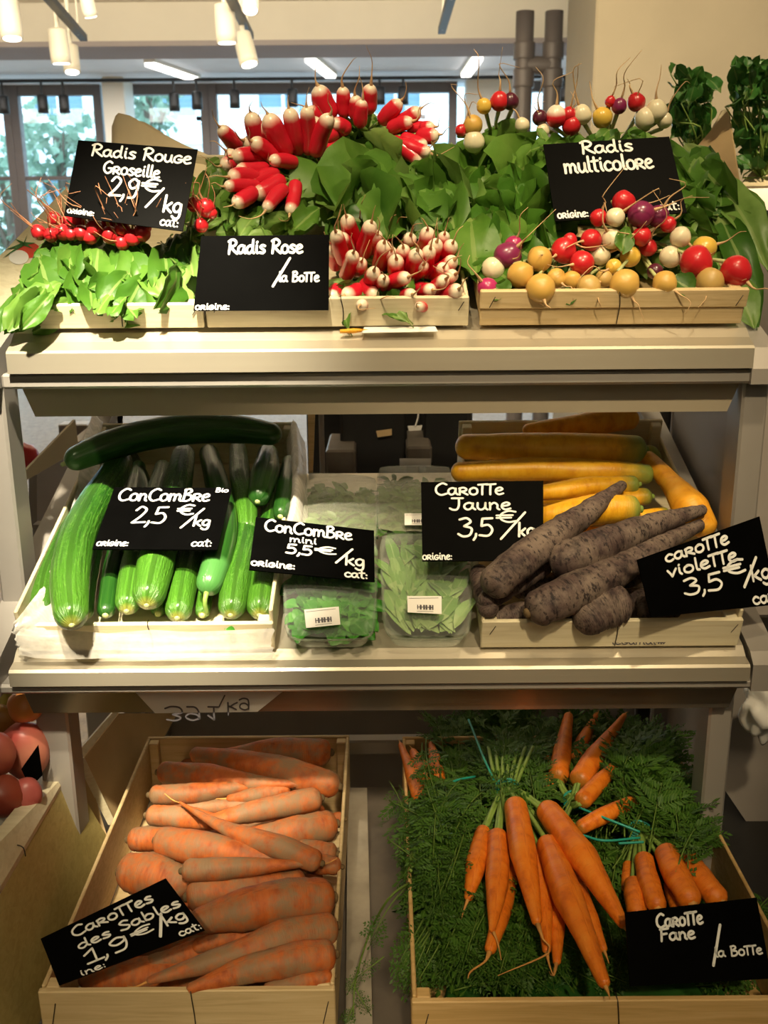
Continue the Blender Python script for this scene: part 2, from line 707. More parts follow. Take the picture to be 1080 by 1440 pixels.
# leaves
def leafmat(name, dark, mid, light, rib, trans=.3, rough=.42):
    m, nt, b = mat(name)
    out = nt.nodes['Material Output']
    f = noise_fac(nt, coords(nt), 22, 4)
    rnv = mth(nt, 'MULTIPLY', mth(nt, 'FLOOR', attr(nt, 't')), .1)
    f = mth(nt, 'ADD', mth(nt, 'MULTIPLY', f, .55), mth(nt, 'MULTIPLY', rnv, .52))
    c = ramp(nt, f, [(.22, dark), (.52, mid), (.80, light)])
    ab = mth(nt, 'ABSOLUTE', attr(nt, 's'))
    rb = mth(nt, 'LESS_THAN', ab, .09)
    pet = mth(nt, 'LESS_THAN', mth(nt, 'FRACT', attr(nt, 't')), .24)
    rb = mth(nt, 'MAXIMUM', mth(nt, 'MULTIPLY', rb, .55), mth(nt, 'MULTIPLY', pet, .7))
    c = mix(nt, rb, c, rib)
    nt.links.new(c, b.inputs['Base Color'])
    b.inputs['Roughness'].default_value = rough
    b.inputs['Specular IOR Level'].default_value = .35
    tl = nd(nt, 'ShaderNodeBsdfTranslucent')
    nt.links.new(mix(nt, .5, c, light), tl.inputs[0])
    mx = nd(nt, 'ShaderNodeMixShader')
    mx.inputs[0].default_value = trans
    nt.links.new(b.outputs[0], mx.inputs[1])
    nt.links.new(tl.outputs[0], mx.inputs[2])
    nt.links.new(mx.outputs[0], out.inputs[0])
    bump(nt, b, noise_fac(nt, coords(nt), 90, 3), .35, .0015)
    return m


MT['leaf'] = leafmat('radish_leaf', (.030, .105, .010), (.095, .22, .028), (.23, .37, .095), (.32, .42, .14))
MT['leaf_lit'] = leafmat('light_radish_leaf', (.045, .14, .012), (.085, .21, .022), (.16, .30, .048), (.28, .38, .11))
MT['leaf_dark'] = leafmat('dark_cress_leaf', (.022, .095, .014), (.045, .17, .028), (.10, .27, .05), (.18, .28, .08), .2)
MT['mint'] = leafmat('mint_leaf', (.03, .17, .012), (.05, .26, .02), (.10, .36, .04), (.12, .33, .06), .2)
MT['sage'] = leafmat('pale_long_leaf', (.12, .27, .06), (.20, .38, .10), (.30, .48, .17), (.36, .50, .2), .2)
MT['frond'] = leafmat('carrot_frond', (.032, .10, .008), (.072, .185, .014), (.15, .29, .035), (.21, .33, .06), .2, .55)
MT['stalk'] = plain('pale_green_stalk', (.22, .34, .07), .45, 0, .25, .4, 40)
MT['stalk_pale'] = plain('cream_green_stalk', (.42, .46, .20), .45, 0, .2, .4, 40)


def carrot_mat(name, base, dark, light, dust, dust_amt, crown=None, rough=.5, rings=.5, crown_end=.06):
    m, nt, b = mat(name)
    v = ts_vec(nt, 14, .8)
    ring = noise_fac(nt, ts_vec(nt, 60, .5), 1.6, 3, .6)
    f = noise_fac(nt, v, 1.0, 5)
    c = ramp(nt, f, [(.3, dark), (.5, base), (.75, light)])
    c = mix(nt, mth(nt, 'MULTIPLY', ramp(nt, ring, [(.55, (0, 0, 0)), (.72, (1, 1, 1))]), rings), c, dark)
    d = noise_fac(nt, coords(nt), 26, 6, .7)
    c = mix(nt, mth(nt, 'MULTIPLY', ramp(nt, d, [(.42, (0, 0, 0)), (.60, (1, 1, 1))]), dust_amt), c, dust)
    if rings > .8:
        c = mix(nt, ramp(nt, noise_fac(nt, ts_vec(nt, 42, 1.6), 1.5, 4, .7), [(.53, (0, 0, 0)), (.62, (.9, .9, .9))]), c, dark)
    if crown:
        t = mth(nt, 'ADD', attr(nt, 't'), mth(nt, 'MULTIPLY', mth(nt, 'SUBTRACT', f, .5), .12))
        c = mix(nt, ramp(nt, t, [(crown_end * .5, (1, 1, 1)), (crown_end * 1.9, (0, 0, 0))]), c, crown)
    nt.links.new(c, b.inputs['Base Color'])
    b.inputs['Roughness'].default_value = rough
    b.inputs['Specular IOR Level'].default_value = .4
    h = mth(nt, 'ADD', mth(nt, 'MULTIPLY', ring, 1.0), mth(nt, 'MULTIPLY', d, .7))
    bump(nt, b, h, .45, .0015)
    return m


MT['carrot_sand'] = carrot_mat('sandy_carrot_skin', (.50, .12, .022), (.30, .065, .015), (.58, .165, .035), (.26, .17, .09), .92, None, .62, .35)
MT['carrot'] = carrot_mat('bright_carrot_skin', (.80, .20, .012), (.55, .11, .008), (.86, .28, .03), (.66, .16, .02), .2, (.42, .16, .02), .38, .35, .025)
MT['carrot_yellow'] = carrot_mat('yellow_carrot_skin', (.82, .42, .015), (.66, .29, .012), (.88, .52, .04), (.55, .26, .03), .15, (.22, .28, .05), .4, .35, .10)
MT['carrot_orange_yellow'] = carrot_mat('amber_carrot_skin', (.80, .36, .02), (.62, .24, .012), (.85, .45, .05), (.55, .26, .03), .15, None, .4, .35)
MT['carrot_violet'] = carrot_mat('violet_carrot_skin', (.078, .048, .044), (.009, .005, .007), (.13, .092, .076), (.25, .19, .15), .62, None, .72, 1.0)


def cuke_mat():
    m, nt, b = mat('cucumber_skin')
    f = noise_fac(nt, ts_vec(nt, 4.0, 4.5), 1.7, 5, .65)
    spk = noise_fac(nt, ts_vec(nt, 40, 5.0), 1.5, 2)
    c = ramp(nt, f, [(.30, (.006, .040, .004)), (.50, (.020, .095, .007)), (.74, (.075, .215, .022))])
    c = mix(nt, mth(nt, 'MULTIPLY', ramp(nt, spk, [(.58, (0, 0, 0)), (.7, (1, 1, 1))]), .35), c, (.16, .34, .06))
    t = attr(nt, 't')
    c = mix(nt, ramp(nt, t, [(.45, (0, 0, 0)), (1.0, (.45, .45, .45))]), c, (.10, .27, .02))
    c = mix(nt, ramp(nt, t, [(.985, (0, 0, 0)), (1.0, (.8, .8, .8))]), c, (.42, .38, .07))
    nt.links.new(c, b.inputs['Base Color'])
    b.inputs['Roughness'].default_value = .30
    b.inputs['Coat Weight'].default_value = .25
    b.inputs['Coat Roughness'].default_value = .2
    bump(nt, b, mth(nt, 'ADD', f, mth(nt, 'MULTIPLY', spk, .6)), .7, .003)
    return m


def cuke_dark_mat():
    m, nt, b = mat('dark_cucumber_skin')
    f = noise_fac(nt, ts_vec(nt, 2.0, 3.0), 1.6, 3)
    c = ramp(nt, f, [(.3, (.008, .045, .006)), (.55, (.016, .075, .008)), (.8, (.05, .14, .02))])
    t = attr(nt, 't')
    c = mix(nt, ramp(nt, t, [(.12, (1, 1, 1)), (.145, (0, 0, 0))]), c, (.06, .20, .045))
    nt.links.new(c, b.inputs['Base Color'])
    b.inputs['Roughness'].default_value = .30
    b.inputs['Coat Weight'].default_value = .3
    b.inputs['Coat Roughness'].default_value = .2
    bump(nt, b, f, .35, .002)
    return m


MT['cuke'] = cuke_mat()
MT['cuke_dark'] = cuke_dark_mat()


def radish_mat(name, top, tip, e0, e1, rough=.3):
    m, nt, b = mat(name)
    f = noise_fac(nt, coords(nt), 40, 3)
    t = mth(nt, 'ADD', attr(nt, 't'), mth(nt, 'MULTIPLY', mth(nt, 'SUBTRACT', f, .5), .18))
    c = mix(nt, mth(nt, 'MULTIPLY', f, .5), top, [x * .72 for x in top])
    if tip:
        c = mix(nt, ramp(nt, t, [(e0, (0, 0, 0)), (e1, (1, 1, 1))]), c, tip)
    nt.links.new(c, b.inputs['Base Color'])
    b.inputs['Roughness'].default_value = rough
    b.inputs['Coat Weight'].default_value = .2
    b.inputs['Subsurface Weight'].default_value = .08
    b.inputs['Subsurface Radius'].default_value = (.004, .002, .0015)
    bump(nt, b, f, .15, .001)
    return m


RED = (.62, .018, .030)
MT['radish_pink'] = radish_mat('pink_radish_skin', (.66, .015, .035), (.86, .74, .58), .78, .93)
MT['radish_red'] = radish_mat('red_radish_skin', (.58, .018, .025), None, 0, 0)
MT['radish_purple'] = radish_mat('purple_radish_skin', (.22, .022, .085), None, 0, 0)
MT['radish_dark'] = radish_mat('dark_purple_radish_skin', (.09, .012, .03), None, 0, 0)
MT['radish_white'] = radish_mat('white_radish_skin', (.80, .72, .50), None, 0, 0)
MT['radish_gold'] = radish_mat('golden_radish_skin', (.66, .40, .09), None, 0, 0, .42)
MT['radish_yellow'] = radish_mat('yellow_radish_skin', (.76, .50, .08), None, 0, 0)
MT['radish_tan'] = radish_mat('tan_radish_skin', (.55, .36, .11), None, 0, 0, .45)
MT['radish_magenta'] = radish_mat('magenta_radish_skin', (.45, .03, .14), None, 0, 0)
MT['radish_redwhite'] = radish_mat('red_and_white_radish_skin', RED, (.84, .74, .6), .55, .75)
MT['tail'] = plain('pale_root_hair', (.58, .38, .20), .6, 0, .2, .3, 60)
MT['tail_pink'] = plain('pinkish_root_hair', (.52, .24, .13), .6, 0, .25, .3, 60)
MT['tail_orange'] = plain('orange_root_hair', (.62, .30, .08), .6, 0, .2, .3, 60)

# ================================================================== SETTING
MT['wall'] = plain('cream_wall_paint', (.66, .58, .42), .8, 0, .05, .3, 3)
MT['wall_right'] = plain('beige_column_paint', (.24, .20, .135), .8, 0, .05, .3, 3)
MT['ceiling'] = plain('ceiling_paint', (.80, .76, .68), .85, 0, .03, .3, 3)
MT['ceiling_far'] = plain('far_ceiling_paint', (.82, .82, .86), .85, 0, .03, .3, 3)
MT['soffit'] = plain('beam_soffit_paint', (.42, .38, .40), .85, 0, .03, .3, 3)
MT['mullion'] = plain('grey_brown_mullion', (.14, .12, .115), .5, .2, .06)
MT['lamp'] = emis('lamp_face', (1.0, .93, .80), 7.0)
MT['tube_lamp'] = emis('tube_lamp_face', (1.0, .97, .92), 4.0)
MT['can_white'] = plain('white_lamp_can', (.82, .77, .66), .5)


def floor_mat():
    m, nt, b = mat('speckled_stone_floor')
    v = coords(nt, rnd=False)
    f = noise_fac(nt, v, 24, 6, .75)
    g = noise_fac(nt, v, 70, 3, .7)
    c = ramp(nt, f, [(.35, (.12, .085, .055)), (.5, (.20, .155, .105)), (.65, (.27, .215, .15))])
    c = mix(nt, mth(nt, 'MULTIPLY', ramp(nt, g, [(.55, (0, 0, 0)), (.66, (1, 1, 1))]), .5), c, (.12, .08, .06))
    nt.links.new(c, b.inputs['Base Color'])
    b.inputs['Roughness'].default_value = .6
    return m


MT['floor'] = floor_mat()


def struct(name, mb, m, label, cat, smooth=False, parent=None):
    o = mb.build(name, m, parent, smooth)
    if parent is None:
        tag(o, label, cat, None, 'structure')
    return o


RX, YB, YF = 6.5, -5.0, 11.2
CZ = 2.95
struct('floor', box(MB(), (-RX, YB, -.05), (RX, YF + .2, 0)), MT['floor'], 'speckled brown stone floor of the shop', 'floor')
struct('ceiling_front', box(MB(), (-RX, YB, CZ), (RX, 7.0, CZ + .06)), MT['ceiling'], 'warm white front ceiling with the spotlight tracks', 'ceiling')
struct('ceiling_back', box(MB(), (-RX, 7.1, 3.03), (RX, YF + .3, 3.09)), MT['ceiling_far'], 'bluish white ceiling near the shop windows with strip lights', 'ceiling')
bm_ = MB()
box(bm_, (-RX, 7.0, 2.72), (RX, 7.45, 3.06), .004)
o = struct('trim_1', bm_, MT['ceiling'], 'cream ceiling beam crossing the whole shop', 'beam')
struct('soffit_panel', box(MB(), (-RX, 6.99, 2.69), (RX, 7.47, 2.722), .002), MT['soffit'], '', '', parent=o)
struct('wall_left', box(MB(), (-RX - .1, YB, 0), (-RX, YF, 3.1)), MT['wall'], 'cream wall at the left end of the shop', 'wall')
struct('wall_right', box(MB(), (RX, YB, 0), (RX + .1, YF, 3.1)), MT['wall'], 'cream wall at the right end of the shop', 'wall')
struct('wall_front', box(MB(), (-RX, YB - .1, 0), (RX, YB, 3.1)), MT['wall'], 'cream wall behind the viewer', 'wall')
# beige column at the right
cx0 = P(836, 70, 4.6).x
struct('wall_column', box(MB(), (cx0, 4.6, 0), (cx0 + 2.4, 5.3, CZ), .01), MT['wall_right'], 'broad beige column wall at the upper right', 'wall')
# white pillar left of the windows
px0, px1 = P(147, 180, 10.6).x, P(178, 180, 10.6).x
struct('wall_pillar', box(MB(), (px0, 10.6, 0), (px1, 11.0, 3.03), .01), MT['can_white'], 'slim white pillar by the windows at the left', 'pillar')
# grey-white wall piece between the far windows and the pipes
struct('wall_back', box(MB(), (P(655, 180, 10.9).x, 10.9, 0), (P(722, 180, 10.9).x, 11.15, 3.03), .01), MT['can_white'], 'pale grey wall piece left of the two pipes', 'wall')

# windows: frame + glass, one object per bay
m, nt, b = mat('window_glass')
tr = nd(nt, 'ShaderNodeBsdfTransparent')
gl = nd(nt, 'ShaderNodeBsdfGlossy')
gl.inputs['Roughness'].default_value = .02
mx = nd(nt, 'ShaderNodeMixShader')
mx.inputs[0].default_value = .07
nt.links.new(tr.outputs[0], mx.inputs[1])
nt.links.new(gl.outputs[0], mx.inputs[2])
nt.links.new(mx.outputs[0], nt.nodes['Material Output'].inputs[0])
MT['glass'] = m
WY = 11.15
bays = [(-40, 20), (20, 147), (178, 296), (296, 512), (512, 642), (690, 850)]
edges = [P(x, 180, WY).x for x, _ in bays]
edges2 = [P(x, 180, WY).x for _, x in bays]
edges[0] = -RX
edges2[-1] = RX
ztrans = P(540, 247, WY).z
for i, (a, c) in enumerate(zip(edges, edges2)):
    f = MB()
    w = .085
    box(f, (a, WY - .06, 0), (a + w, WY + .06, 3.03), .004)
    box(f, (c - w, WY - .06, 0), (c, WY + .06, 3.03), .004)
    box(f, (a + w, WY - .05, .0), (c - w, WY + .05, .12), .004)
    box(f, (a + w, WY - .05, 2.93), (c - w, WY + .05, 3.03), .004)
    box(f, (a + w, WY - .04, ztrans - .02), (c - w, WY + .04, ztrans + .02), .004)
    wf = struct('window_%d' % (i + 1), f, MT['mullion'], 'shop window bay %s' % ['at the far left edge', 'left of the white pillar', 'right of the white pillar', 'behind the pink radishes', 'behind the gap right of the pink radishes', 'behind the two pipes'][i], 'window')
    g = MB()
    box(g, (a + w, WY - .004, .12), (c - w, WY + .004, 2.93), .001)
    g.build('glass', MT['glass'], wf, False)

# street outside
MT['facade'] = plain('pale_stone_facade', (.78, .82, .84), .8, 0, .10, .3, .9)
MT['facade_glass'] = plain('facade_window_glass', (.10, .20, .28), .1)
MT['pavement'] = plain('street_pavement', (.30, .31, .32), .8, 0, .1)
struct('pavement', box(MB(), (-16, WY + .2, -.1), (16, 26, -.02)), MT['pavement'], 'grey street outside the windows', 'street')
fac = MB()
box(fac, (-17, 22, -.02), (17, 23, 12), .01)
for zz in (3.0, 3.35, 6.4):
    box(fac, (-17, 21.75, zz), (17, 22.05, zz + .16), .01)
fac = fac.build('building_facade', MT['facade'], None, False)
tag(fac, 'pale blue-grey stone building across the street seen through the windows', 'building')
fw = fg = None
for fx in np.arange(-13.5, 14, 2.3):
    for z0, z1 in ((.7, 2.7), (3.9, 5.9)):
        w = MB()
        for (a, c, d, e) in ((-.62, z0 - .1, -.5, z1 + .1), (.5, z0 - .1, .62, z1 + .1), (-.62, z1, .62, z1 + .14), (-.62, z0 - .14, .62, z0), (-.03, z0, .03, z1)):
            box(w, (fx + a, 21.86, c), (fx + d, 22.02, e), .004)
        wo = w.build('window_frame', MT['facade'], fac, False)
        g = MB()
        box(g, (fx - .5, 21.94, z0), (fx + .5, 22.01, z1), .002)
        g.build('pane', MT['facade_glass'], wo, False)

MT['street_leaf'] = leafmat('street_tree_leaf', (.10, .20, .14), (.18, .30, .22), (.34, .46, .36), (.24, .34, .24), .4)
MT['bark'] = plain('tree_bark', (.10, .08, .06), .8, 0, .2)


def street_tree(x, y, z, rx, rz, n, label):
    root = empty('street_tree', (x, y, 0), label, 'tree', 'trees outside the windows')
    t = MB()
    tube(t, [(x, y, -.02), (x + .1, y, z * .5), (x, y, z + .3)], [.14, .11, .05], 8)
    for k in range(5):
        a = k * 1.3
        tube(t, [(x, y, z * .7), (x + math.cos(a) * rx * .5, y + math.sin(a) * rx * .3, z + rz * .4 * math.sin(k * 2.1))], [.05, .015], 6)
    t.build('trunk', MT['bark'], root)
    l = MB()
    for _ in range(n):
        d = rnd_vec().normalized() * (R.random() ** .4)
        p = Vector((x + d.x * rx, y + d.y * rx * .7, z + d.z * rz))
        q = p + rnd_vec().normalized() * R.uniform(.12, .24)
        leaf(l, p, q, .13, rnd_vec(), shape='oval', nl=3, nw=2)
    l.build('crown', MT['street_leaf'], root)


for (pxx, pyy, yy, rx, rz, n, lb) in ((80, 215, 15.5, .8, .8, 330, 'leafy street tree outside the left window bay'),
                                   (205, 150, 17, .6, .5, 200, 'small bit of street tree outside right of the white pillar'),
                                   (8, 290, 14.5, .5, .9, 220, 'low street tree outside the far left window')):
    p = P(pxx, pyy, yy)
    street_tree(p.x, yy, p.z, rx, rz, n, lb)

# two grey pipes
pr = empty('pipe_pair', P(755, 300, 6.2), 'two grey vertical pipes with a joint behind the multicoloured radishes', 'pipe')
x1, x2 = P(735, 150, 6.2).x, P(775, 150, 6.2).x
zt = P(755, 92, 6.2).z
for x in (x1, x2):
    t = MB()
    tube(t, [(x, 6.2, 0), (x, 6.2, 1.5), (x, 6.2, 2.72)], [.052] * 3, 16)
    po = t.build('pipe', MT['mullion'], pr)
    t = MB()
    tube(t, [(x, 6.2, zt + .03), (x, 6.2, zt + .12)], [.062] * 2, 16)
    tube(t, [(x, 6.2, zt - .12), (x, 6.2, zt - .02)], [.062] * 2, 16)
    t.build('collar', MT['mullion'], po)
t = MB()
tube(t, [(x1, 6.2, zt), (x2, 6.2, zt)], [.05, .05], 14)
t.build('cross_pipe', MT['mullion'], pr)

# ------------------------------------------------------------------ lamps
def track(p0, p1, label, drop):
    root = empty('light_track', p0, label, 'light track')
    t = MB()
    d = Vector(p1) - Vector(p0)
    n = Vector((0, 0, 1))
    s = d.cross(n).normalized() * .018
    q = [Vector(p0) - s, Vector(p1) - s, Vector(p1) + s, Vector(p0) + s]
    up = Vector((0, 0, .03))
    t.add([v for v in q] + [v + up for v in q], [(0, 1, 2, 3), (7, 6, 5, 4), (0, 4, 5, 1), (1, 5, 6, 2), (2, 6, 7, 3), (3, 7, 4, 0)])
    t.build('rail', MT['dark_metal'] if drop == 1 else MT['can_white'], root, False)
    t = MB()
    for k in (.12, .88):
        a = Vector(p0).lerp(Vector(p1), k)
        tube(t, [a, (a.x, a.y, CZ)], [.005, .005], 6)
    t.build('hanger', MT['can_white'], root)


def spot_can(pc, aim, label, rad=.05, L=.15, body='can_white', stem=None, group='ceiling spotlights'):
    pc, aim = Vector(pc), Vector(aim).normalized()
    root = empty('track_spotlight', pc, label, 'spotlight', group)
    t = MB()
    a, b_ = pc - aim * L * .5, pc + aim * L * .5
    tube(t, [a, a.lerp(b_, .5), b_], [rad * .92, rad, rad], 18, 4, .25, 0)
    t.build('lamp_can', MT[body], root)
    t = MB()
    tube(t, [b_ - aim * .002, b_ + aim * .004], [rad * .82, rad * .8], 16)
    t.build('lamp_face', MT['lamp'], root)
    t = MB()
    st = stem or Vector((pc.x, pc.y, CZ))
    tube(t, [a + aim * .03, (a.x, a.y, (a.z + st.z) / 2 + .01), st], [.011, .011, .011], 8)
    t.build('stem', MT[body], root)


TY = 4.9
def tk(px, py, Y):
    return P(px, py, Y)


track(tk(40, -30, 4.3), tk(118, 58, 5.4), 'dark lighting track at the upper left corner', 1)
track(tk(318, -10, 4.4), tk(352, 55, 5.5), 'dark lighting track above the pink radishes', 1)
track(tk(637, -8, 4.4), tk(621, 48, 5.4), 'dark lighting track above the gap right of the pink radishes', 1)
spot_can(tk(14, 26, 4.7), (.05, -.1, -1), 'white spotlight can in the upper left corner', .046, .16)
spot_can(tk(83, 64, 5.0), (.02, .1, -1), 'white spotlight can on the left track beside the one with black louvres', .045, .15)
spot_can(tk(100, 82, 5.3), (.05, -.2, -1), 'white spotlight can with a black louvred neck', .040, .13)
spot_can(tk(317, 32, 4.8), (.03, .05, -1), 'white spotlight can above the pink radishes, upper of its pair', .046, .16)
spot_can(tk(345, 68, 5.1), (.25, -.2, -1), 'tilted white spotlight can above the pink radishes, lower of its pair', .045, .15)
spot_can(tk(352, 3, 4.4), (.0, -.5, -1), 'glowing spotlight at the top edge above the pink radishes', .035, .07)
spot_can(tk(124, 8, 4.6), (.1, .4, -1), 'small white spotlight fitting near the top edge at the left', .03, .08)
for (pxx, pyy) in ((5, 147), (60, 146), (90, 146), (245, 143), (277, 141), (330, 139), (411, 137), (534, 134), (567, 134), (793, 130)):
    pass
b_labels = ['at the far left edge of the picture', 'second from the left edge', 'third from the left edge', 'right of the white pillar', 'just left of the grey mullion', 'right of the grey mullion', 'above the left pink radish bunch', 'above the right pink radish bunch', 'right of the pink radishes', 'between the two pipes']
bt = MB()
box(bt, (-6.4, 10.38, 2.955), (3.2, 10.42, 2.985), .003)
bto = bt.build('light_track', MT['black'], None, False)
tag(bto, 'long black lighting track along the shop windows', 'light track')
for (pxx, pyy), lb in zip(((5, 147), (60, 146), (90, 146), (245, 143), (277, 141), (330, 139), (411, 137), (534, 134), (567, 134), (793, 130)), b_labels):
    p = P(pxx, pyy, 10.4)
    root = empty('window_spotlight', p, 'small black hanging spotlight by the windows, ' + lb, 'spotlight', 'black spotlights along the windows')
    t = MB()
    tube(t, [p + Vector((0, 0, .085)), p + Vector((0, 0, -.085))], [.05, .052], 14, 3, .3, 0)
    t.build('lamp_can', MT['black'], root)
    t = MB()
    tube(t, [p + Vector((0, 0, .08)), (p.x, p.y, 2.96)], [.013, .013], 6)
    t.build('stem', MT['black'], root)
# strip lights under the far ceiling
for (a, c, lb) in (((210, 88), (275, 110), 'left of the pink radishes'), ((436, 82), (466, 106), 'above the pink radishes'), ((672, 80), (655, 104), 'left of the two pipes')):
    p0 = on_plane(a[0], a[1], 3.0, 0, 0)
    p1 = on_plane(c[0], c[1], 3.0, 0, 0)
    root = empty('strip_light', p0, 'bright white strip light under the far ceiling ' + lb, 'ceiling light', 'strip lights')
    d = (p1 - p0).normalized()
    s = d.cross(Vector((0, 0, 1))) * .045
    for nm, z0, z1, k, mm in (('housing', .0, .03, 1.25, 'can_white'), ('diffuser', -.03, .0, 1.0, 'tube_lamp')):
        q = [p0 - s * k, p1 - s * k, p1 + s * k, p0 + s * k]
        t = MB()
        t.add([v + Vector((0, 0, z0)) for v in q] + [v + Vector((0, 0, z1)) for v in q], [(0, 1, 2, 3), (7, 6, 5, 4), (0, 4, 5, 1), (1, 5, 6, 2), (2, 6, 7, 3), (3, 7, 4, 0)])
        t.build(nm, MT[mm], root, False)

# ================================================================== DISPLAY RACK
rack = empty('display_rack', (-.01, 1.3, 0), 'grey and stainless steel three-tier produce display rack', 'rack')


def rpart(name, mb, m, smooth=False):
    return mb.build(name, MT[m], rack, smooth)


def shelf(name, lip, plane, x0, x1, depth, front_drop):
    """lip = (Y, z) of the upper front corner; the pan then rises along plane"""
    z0, y0, s = plane
    y1 = y0 + depth
    poly = [(lip[0], lip[1] - front_drop), (lip[0], lip[1] - .003), (lip[0] + .003, lip[1]), (y0 - .012, z0 - .007 - s * .012), (y0, z0 - .002), (y1, z0 - .002 + s * depth),
            (y1, z0 - .02 + s * depth), (y0 + .01, z0 - .022), (lip[0] + .012, lip[1] - front_drop)]
    mb = MB()
    prism(mb, poly, x0, x1)
    return rpart(name, mb, 'steel')


xt0, xt1 = P(7, 490, 1.148).x, P(1062, 484, 1.148).x
shelf('top_shelf', (1.148, 1.376), TOP, xt0, xt1, .50, .026)
xm0, xm1 = P(11, 940, 1.06).x, P(1056, 935, 1.06).x
shelf('middle_shelf', (1.06, 1.019), MID, xm0, xm1, .375, .020)
rpart('bottom_shelf', box(MB(), (-.435, .80, .642), (.435, 1.40, .662), .003), 'worn_panel')
# rails under the lips
rpart('top_rail', box(MB(), (xt0 - .012, 1.156, 1.331), (xt1 + .03, 1.186, 1.349), .003), 'grey_paint')
rpart('middle_rail', box(MB(), (xm0 - .03, 1.066, .986), (xm1 + .04, 1.096, .998), .003), 'grey_paint')
for nm, (yy, za, zb, xa, xb, tilt) in {'top_apron': (1.185, 1.331, 1.293, P(50, 585, 1.19).x, P(1022, 577, 1.19).x, 0), 'middle_apron': (1.10, .986, .943, P(50, 1003, 1.11).x, P(1022, 990, 1.11).x, 0)}.items():
    e = .012
    mb = MB()
    mb.add([(xa - e, yy, za), (xb + e, yy, za), (xb, yy + .004, zb), (xa, yy + .004, zb), (xa - e, yy + .012, za), (xb + e, yy + .012, za), (xb, yy + .016, zb), (xa, yy + .016, zb)],
           [(3, 2, 1, 0), (4, 5, 6, 7), (0, 1, 5, 4), (1, 2, 6, 5), (2, 3, 7, 6), (3, 0, 4, 7)])
    rpart(nm, mb, 'steel_apron' if 'middle' in nm else 'steel_satin')
# posts, upper
for (x0, x1) in ((-.480, -.449), (.426, .457)):
    rpart('post', box(MB(), (x0, 1.172, .96), (x1, 1.222, 1.335), .003), 'grey_paint')
    mb = MB()
    prism(mb, [(1.062, .985), (1.062, 1.018), (1.075, 1.03), (1.70, 1.24), (1.70, 1.20), (1.09, .985)], x0, x1)
    rpart('side_rail', mb, 'grey_paint')
    mb = MB()
    prism(mb, [(1.15, 1.331), (1.15, 1.349), (1.165, 1.372), (1.70, 1.565), (1.70, 1.52), (1.18, 1.331)], x0, x1)
    rpart('side_rail', mb, 'grey_paint')
    rpart('back_post', box(MB(), (x0, 1.66, 0), (x1, 1.70, 1.55), .003), 'grey_paint')
for (x0, x1) in ((P(48, 1000, 1.12).x, P(94, 1000, 1.12).x), (P(998, 1000, 1.12).x, P(1032, 1000, 1.12).x)):
    rpart('post', box(MB(), (x0, 1.12, 0), (x1, 1.165, .99), .003), 'grey_paint')
    rpart('side_rail', box(MB(), (x0, 1.165, .60), (x1, 1.66, .64), .003), 'grey_paint')
rpart('crossbar', box(MB(), (-.40, 1.43, .70), (.40, 1.455, .725), .003), 'grey_paint')
rpart('crossbar', box(MB(), (-.40, 1.60, .80), (.40, 1.63, .86), .003), 'grey_panel')
rpart('back_panel', box(MB(), (-.44, 1.655, .40), (.44, 1.665, .80), .002), 'grey_panel')

# ================================================================== CRATES
def crate(name, front, w, d, h, slope, label, m='wood', fh=None, th=.0045, cat='crate', two_board=False, side_h=None, xin=0.0):
    """front = world point at the lower left front corner; built in its own frame (x right, y back, z up)"""
    fh = fh or h
    side_h = side_h or h
    root = empty(name, front, label, cat, None, (math.atan(slope), 0, 0))
    mm = MT[m]

    def part(nm, lo, hi, bev=.0012, mat_=None):
        return box(MB(), lo, hi, bev).build(nm, mat_ or mm, root, False, True)

    part('bottom_board', (.004, .006, .002), (w - .004, d - .006, .007))
    if two_board:
        part('front_board', (0, 0, .0), (w, .006, fh * .48))
        part('front_board', (-.001, -.003, fh * .50), (w + .001, .004, fh))
    else:
        part('front_board', (0, 0, 0), (w, .006, fh))
    part('back_board', (0, d - .006, 0), (w, d, h))
    part('side_board', (0, .006, .008), (th, d - .006, side_h))
    part('side_board', (w - th, .006, .008), (w, d - .006, side_h))
    for x in (th, w - th - .014):
        for y in (.006, d - .020):
            part('corner_post', (x, y, .007), (x + .014, y + .014, (fh if y < .1 else h) - .002))
    wm = MB()
    tube(wm, [(w * .52, -.0012 - (.003 if two_board else 0), .003), (w * .523, -.0012 - (.003 if two_board else 0), fh * .6), (w * .515, -.001 - (.003 if two_board else 0), fh), (w * .515, .007, fh + .0008)], [.0006] * 4, 5, 8)
    wm.build('wire_tie', MT['wire'], root, True, True)
    for x in (.010, w - .012):
        s = MB()
        tube(s, [(x, -.001 - (.003 if two_board else 0), fh * .55), (x + .006, -.001 - (.003 if two_board else 0), fh * .85)], [.0005, .0005], 4, 2)
        s.build('staple', MT['wire'], root, True, True)
    return root


def front_at(pxl, py, pxr, Y):
    a, c = P(pxl, py, Y), P(pxr, py, Y)
    return Vector((a.x, Y, a.z)), c.x - a.x


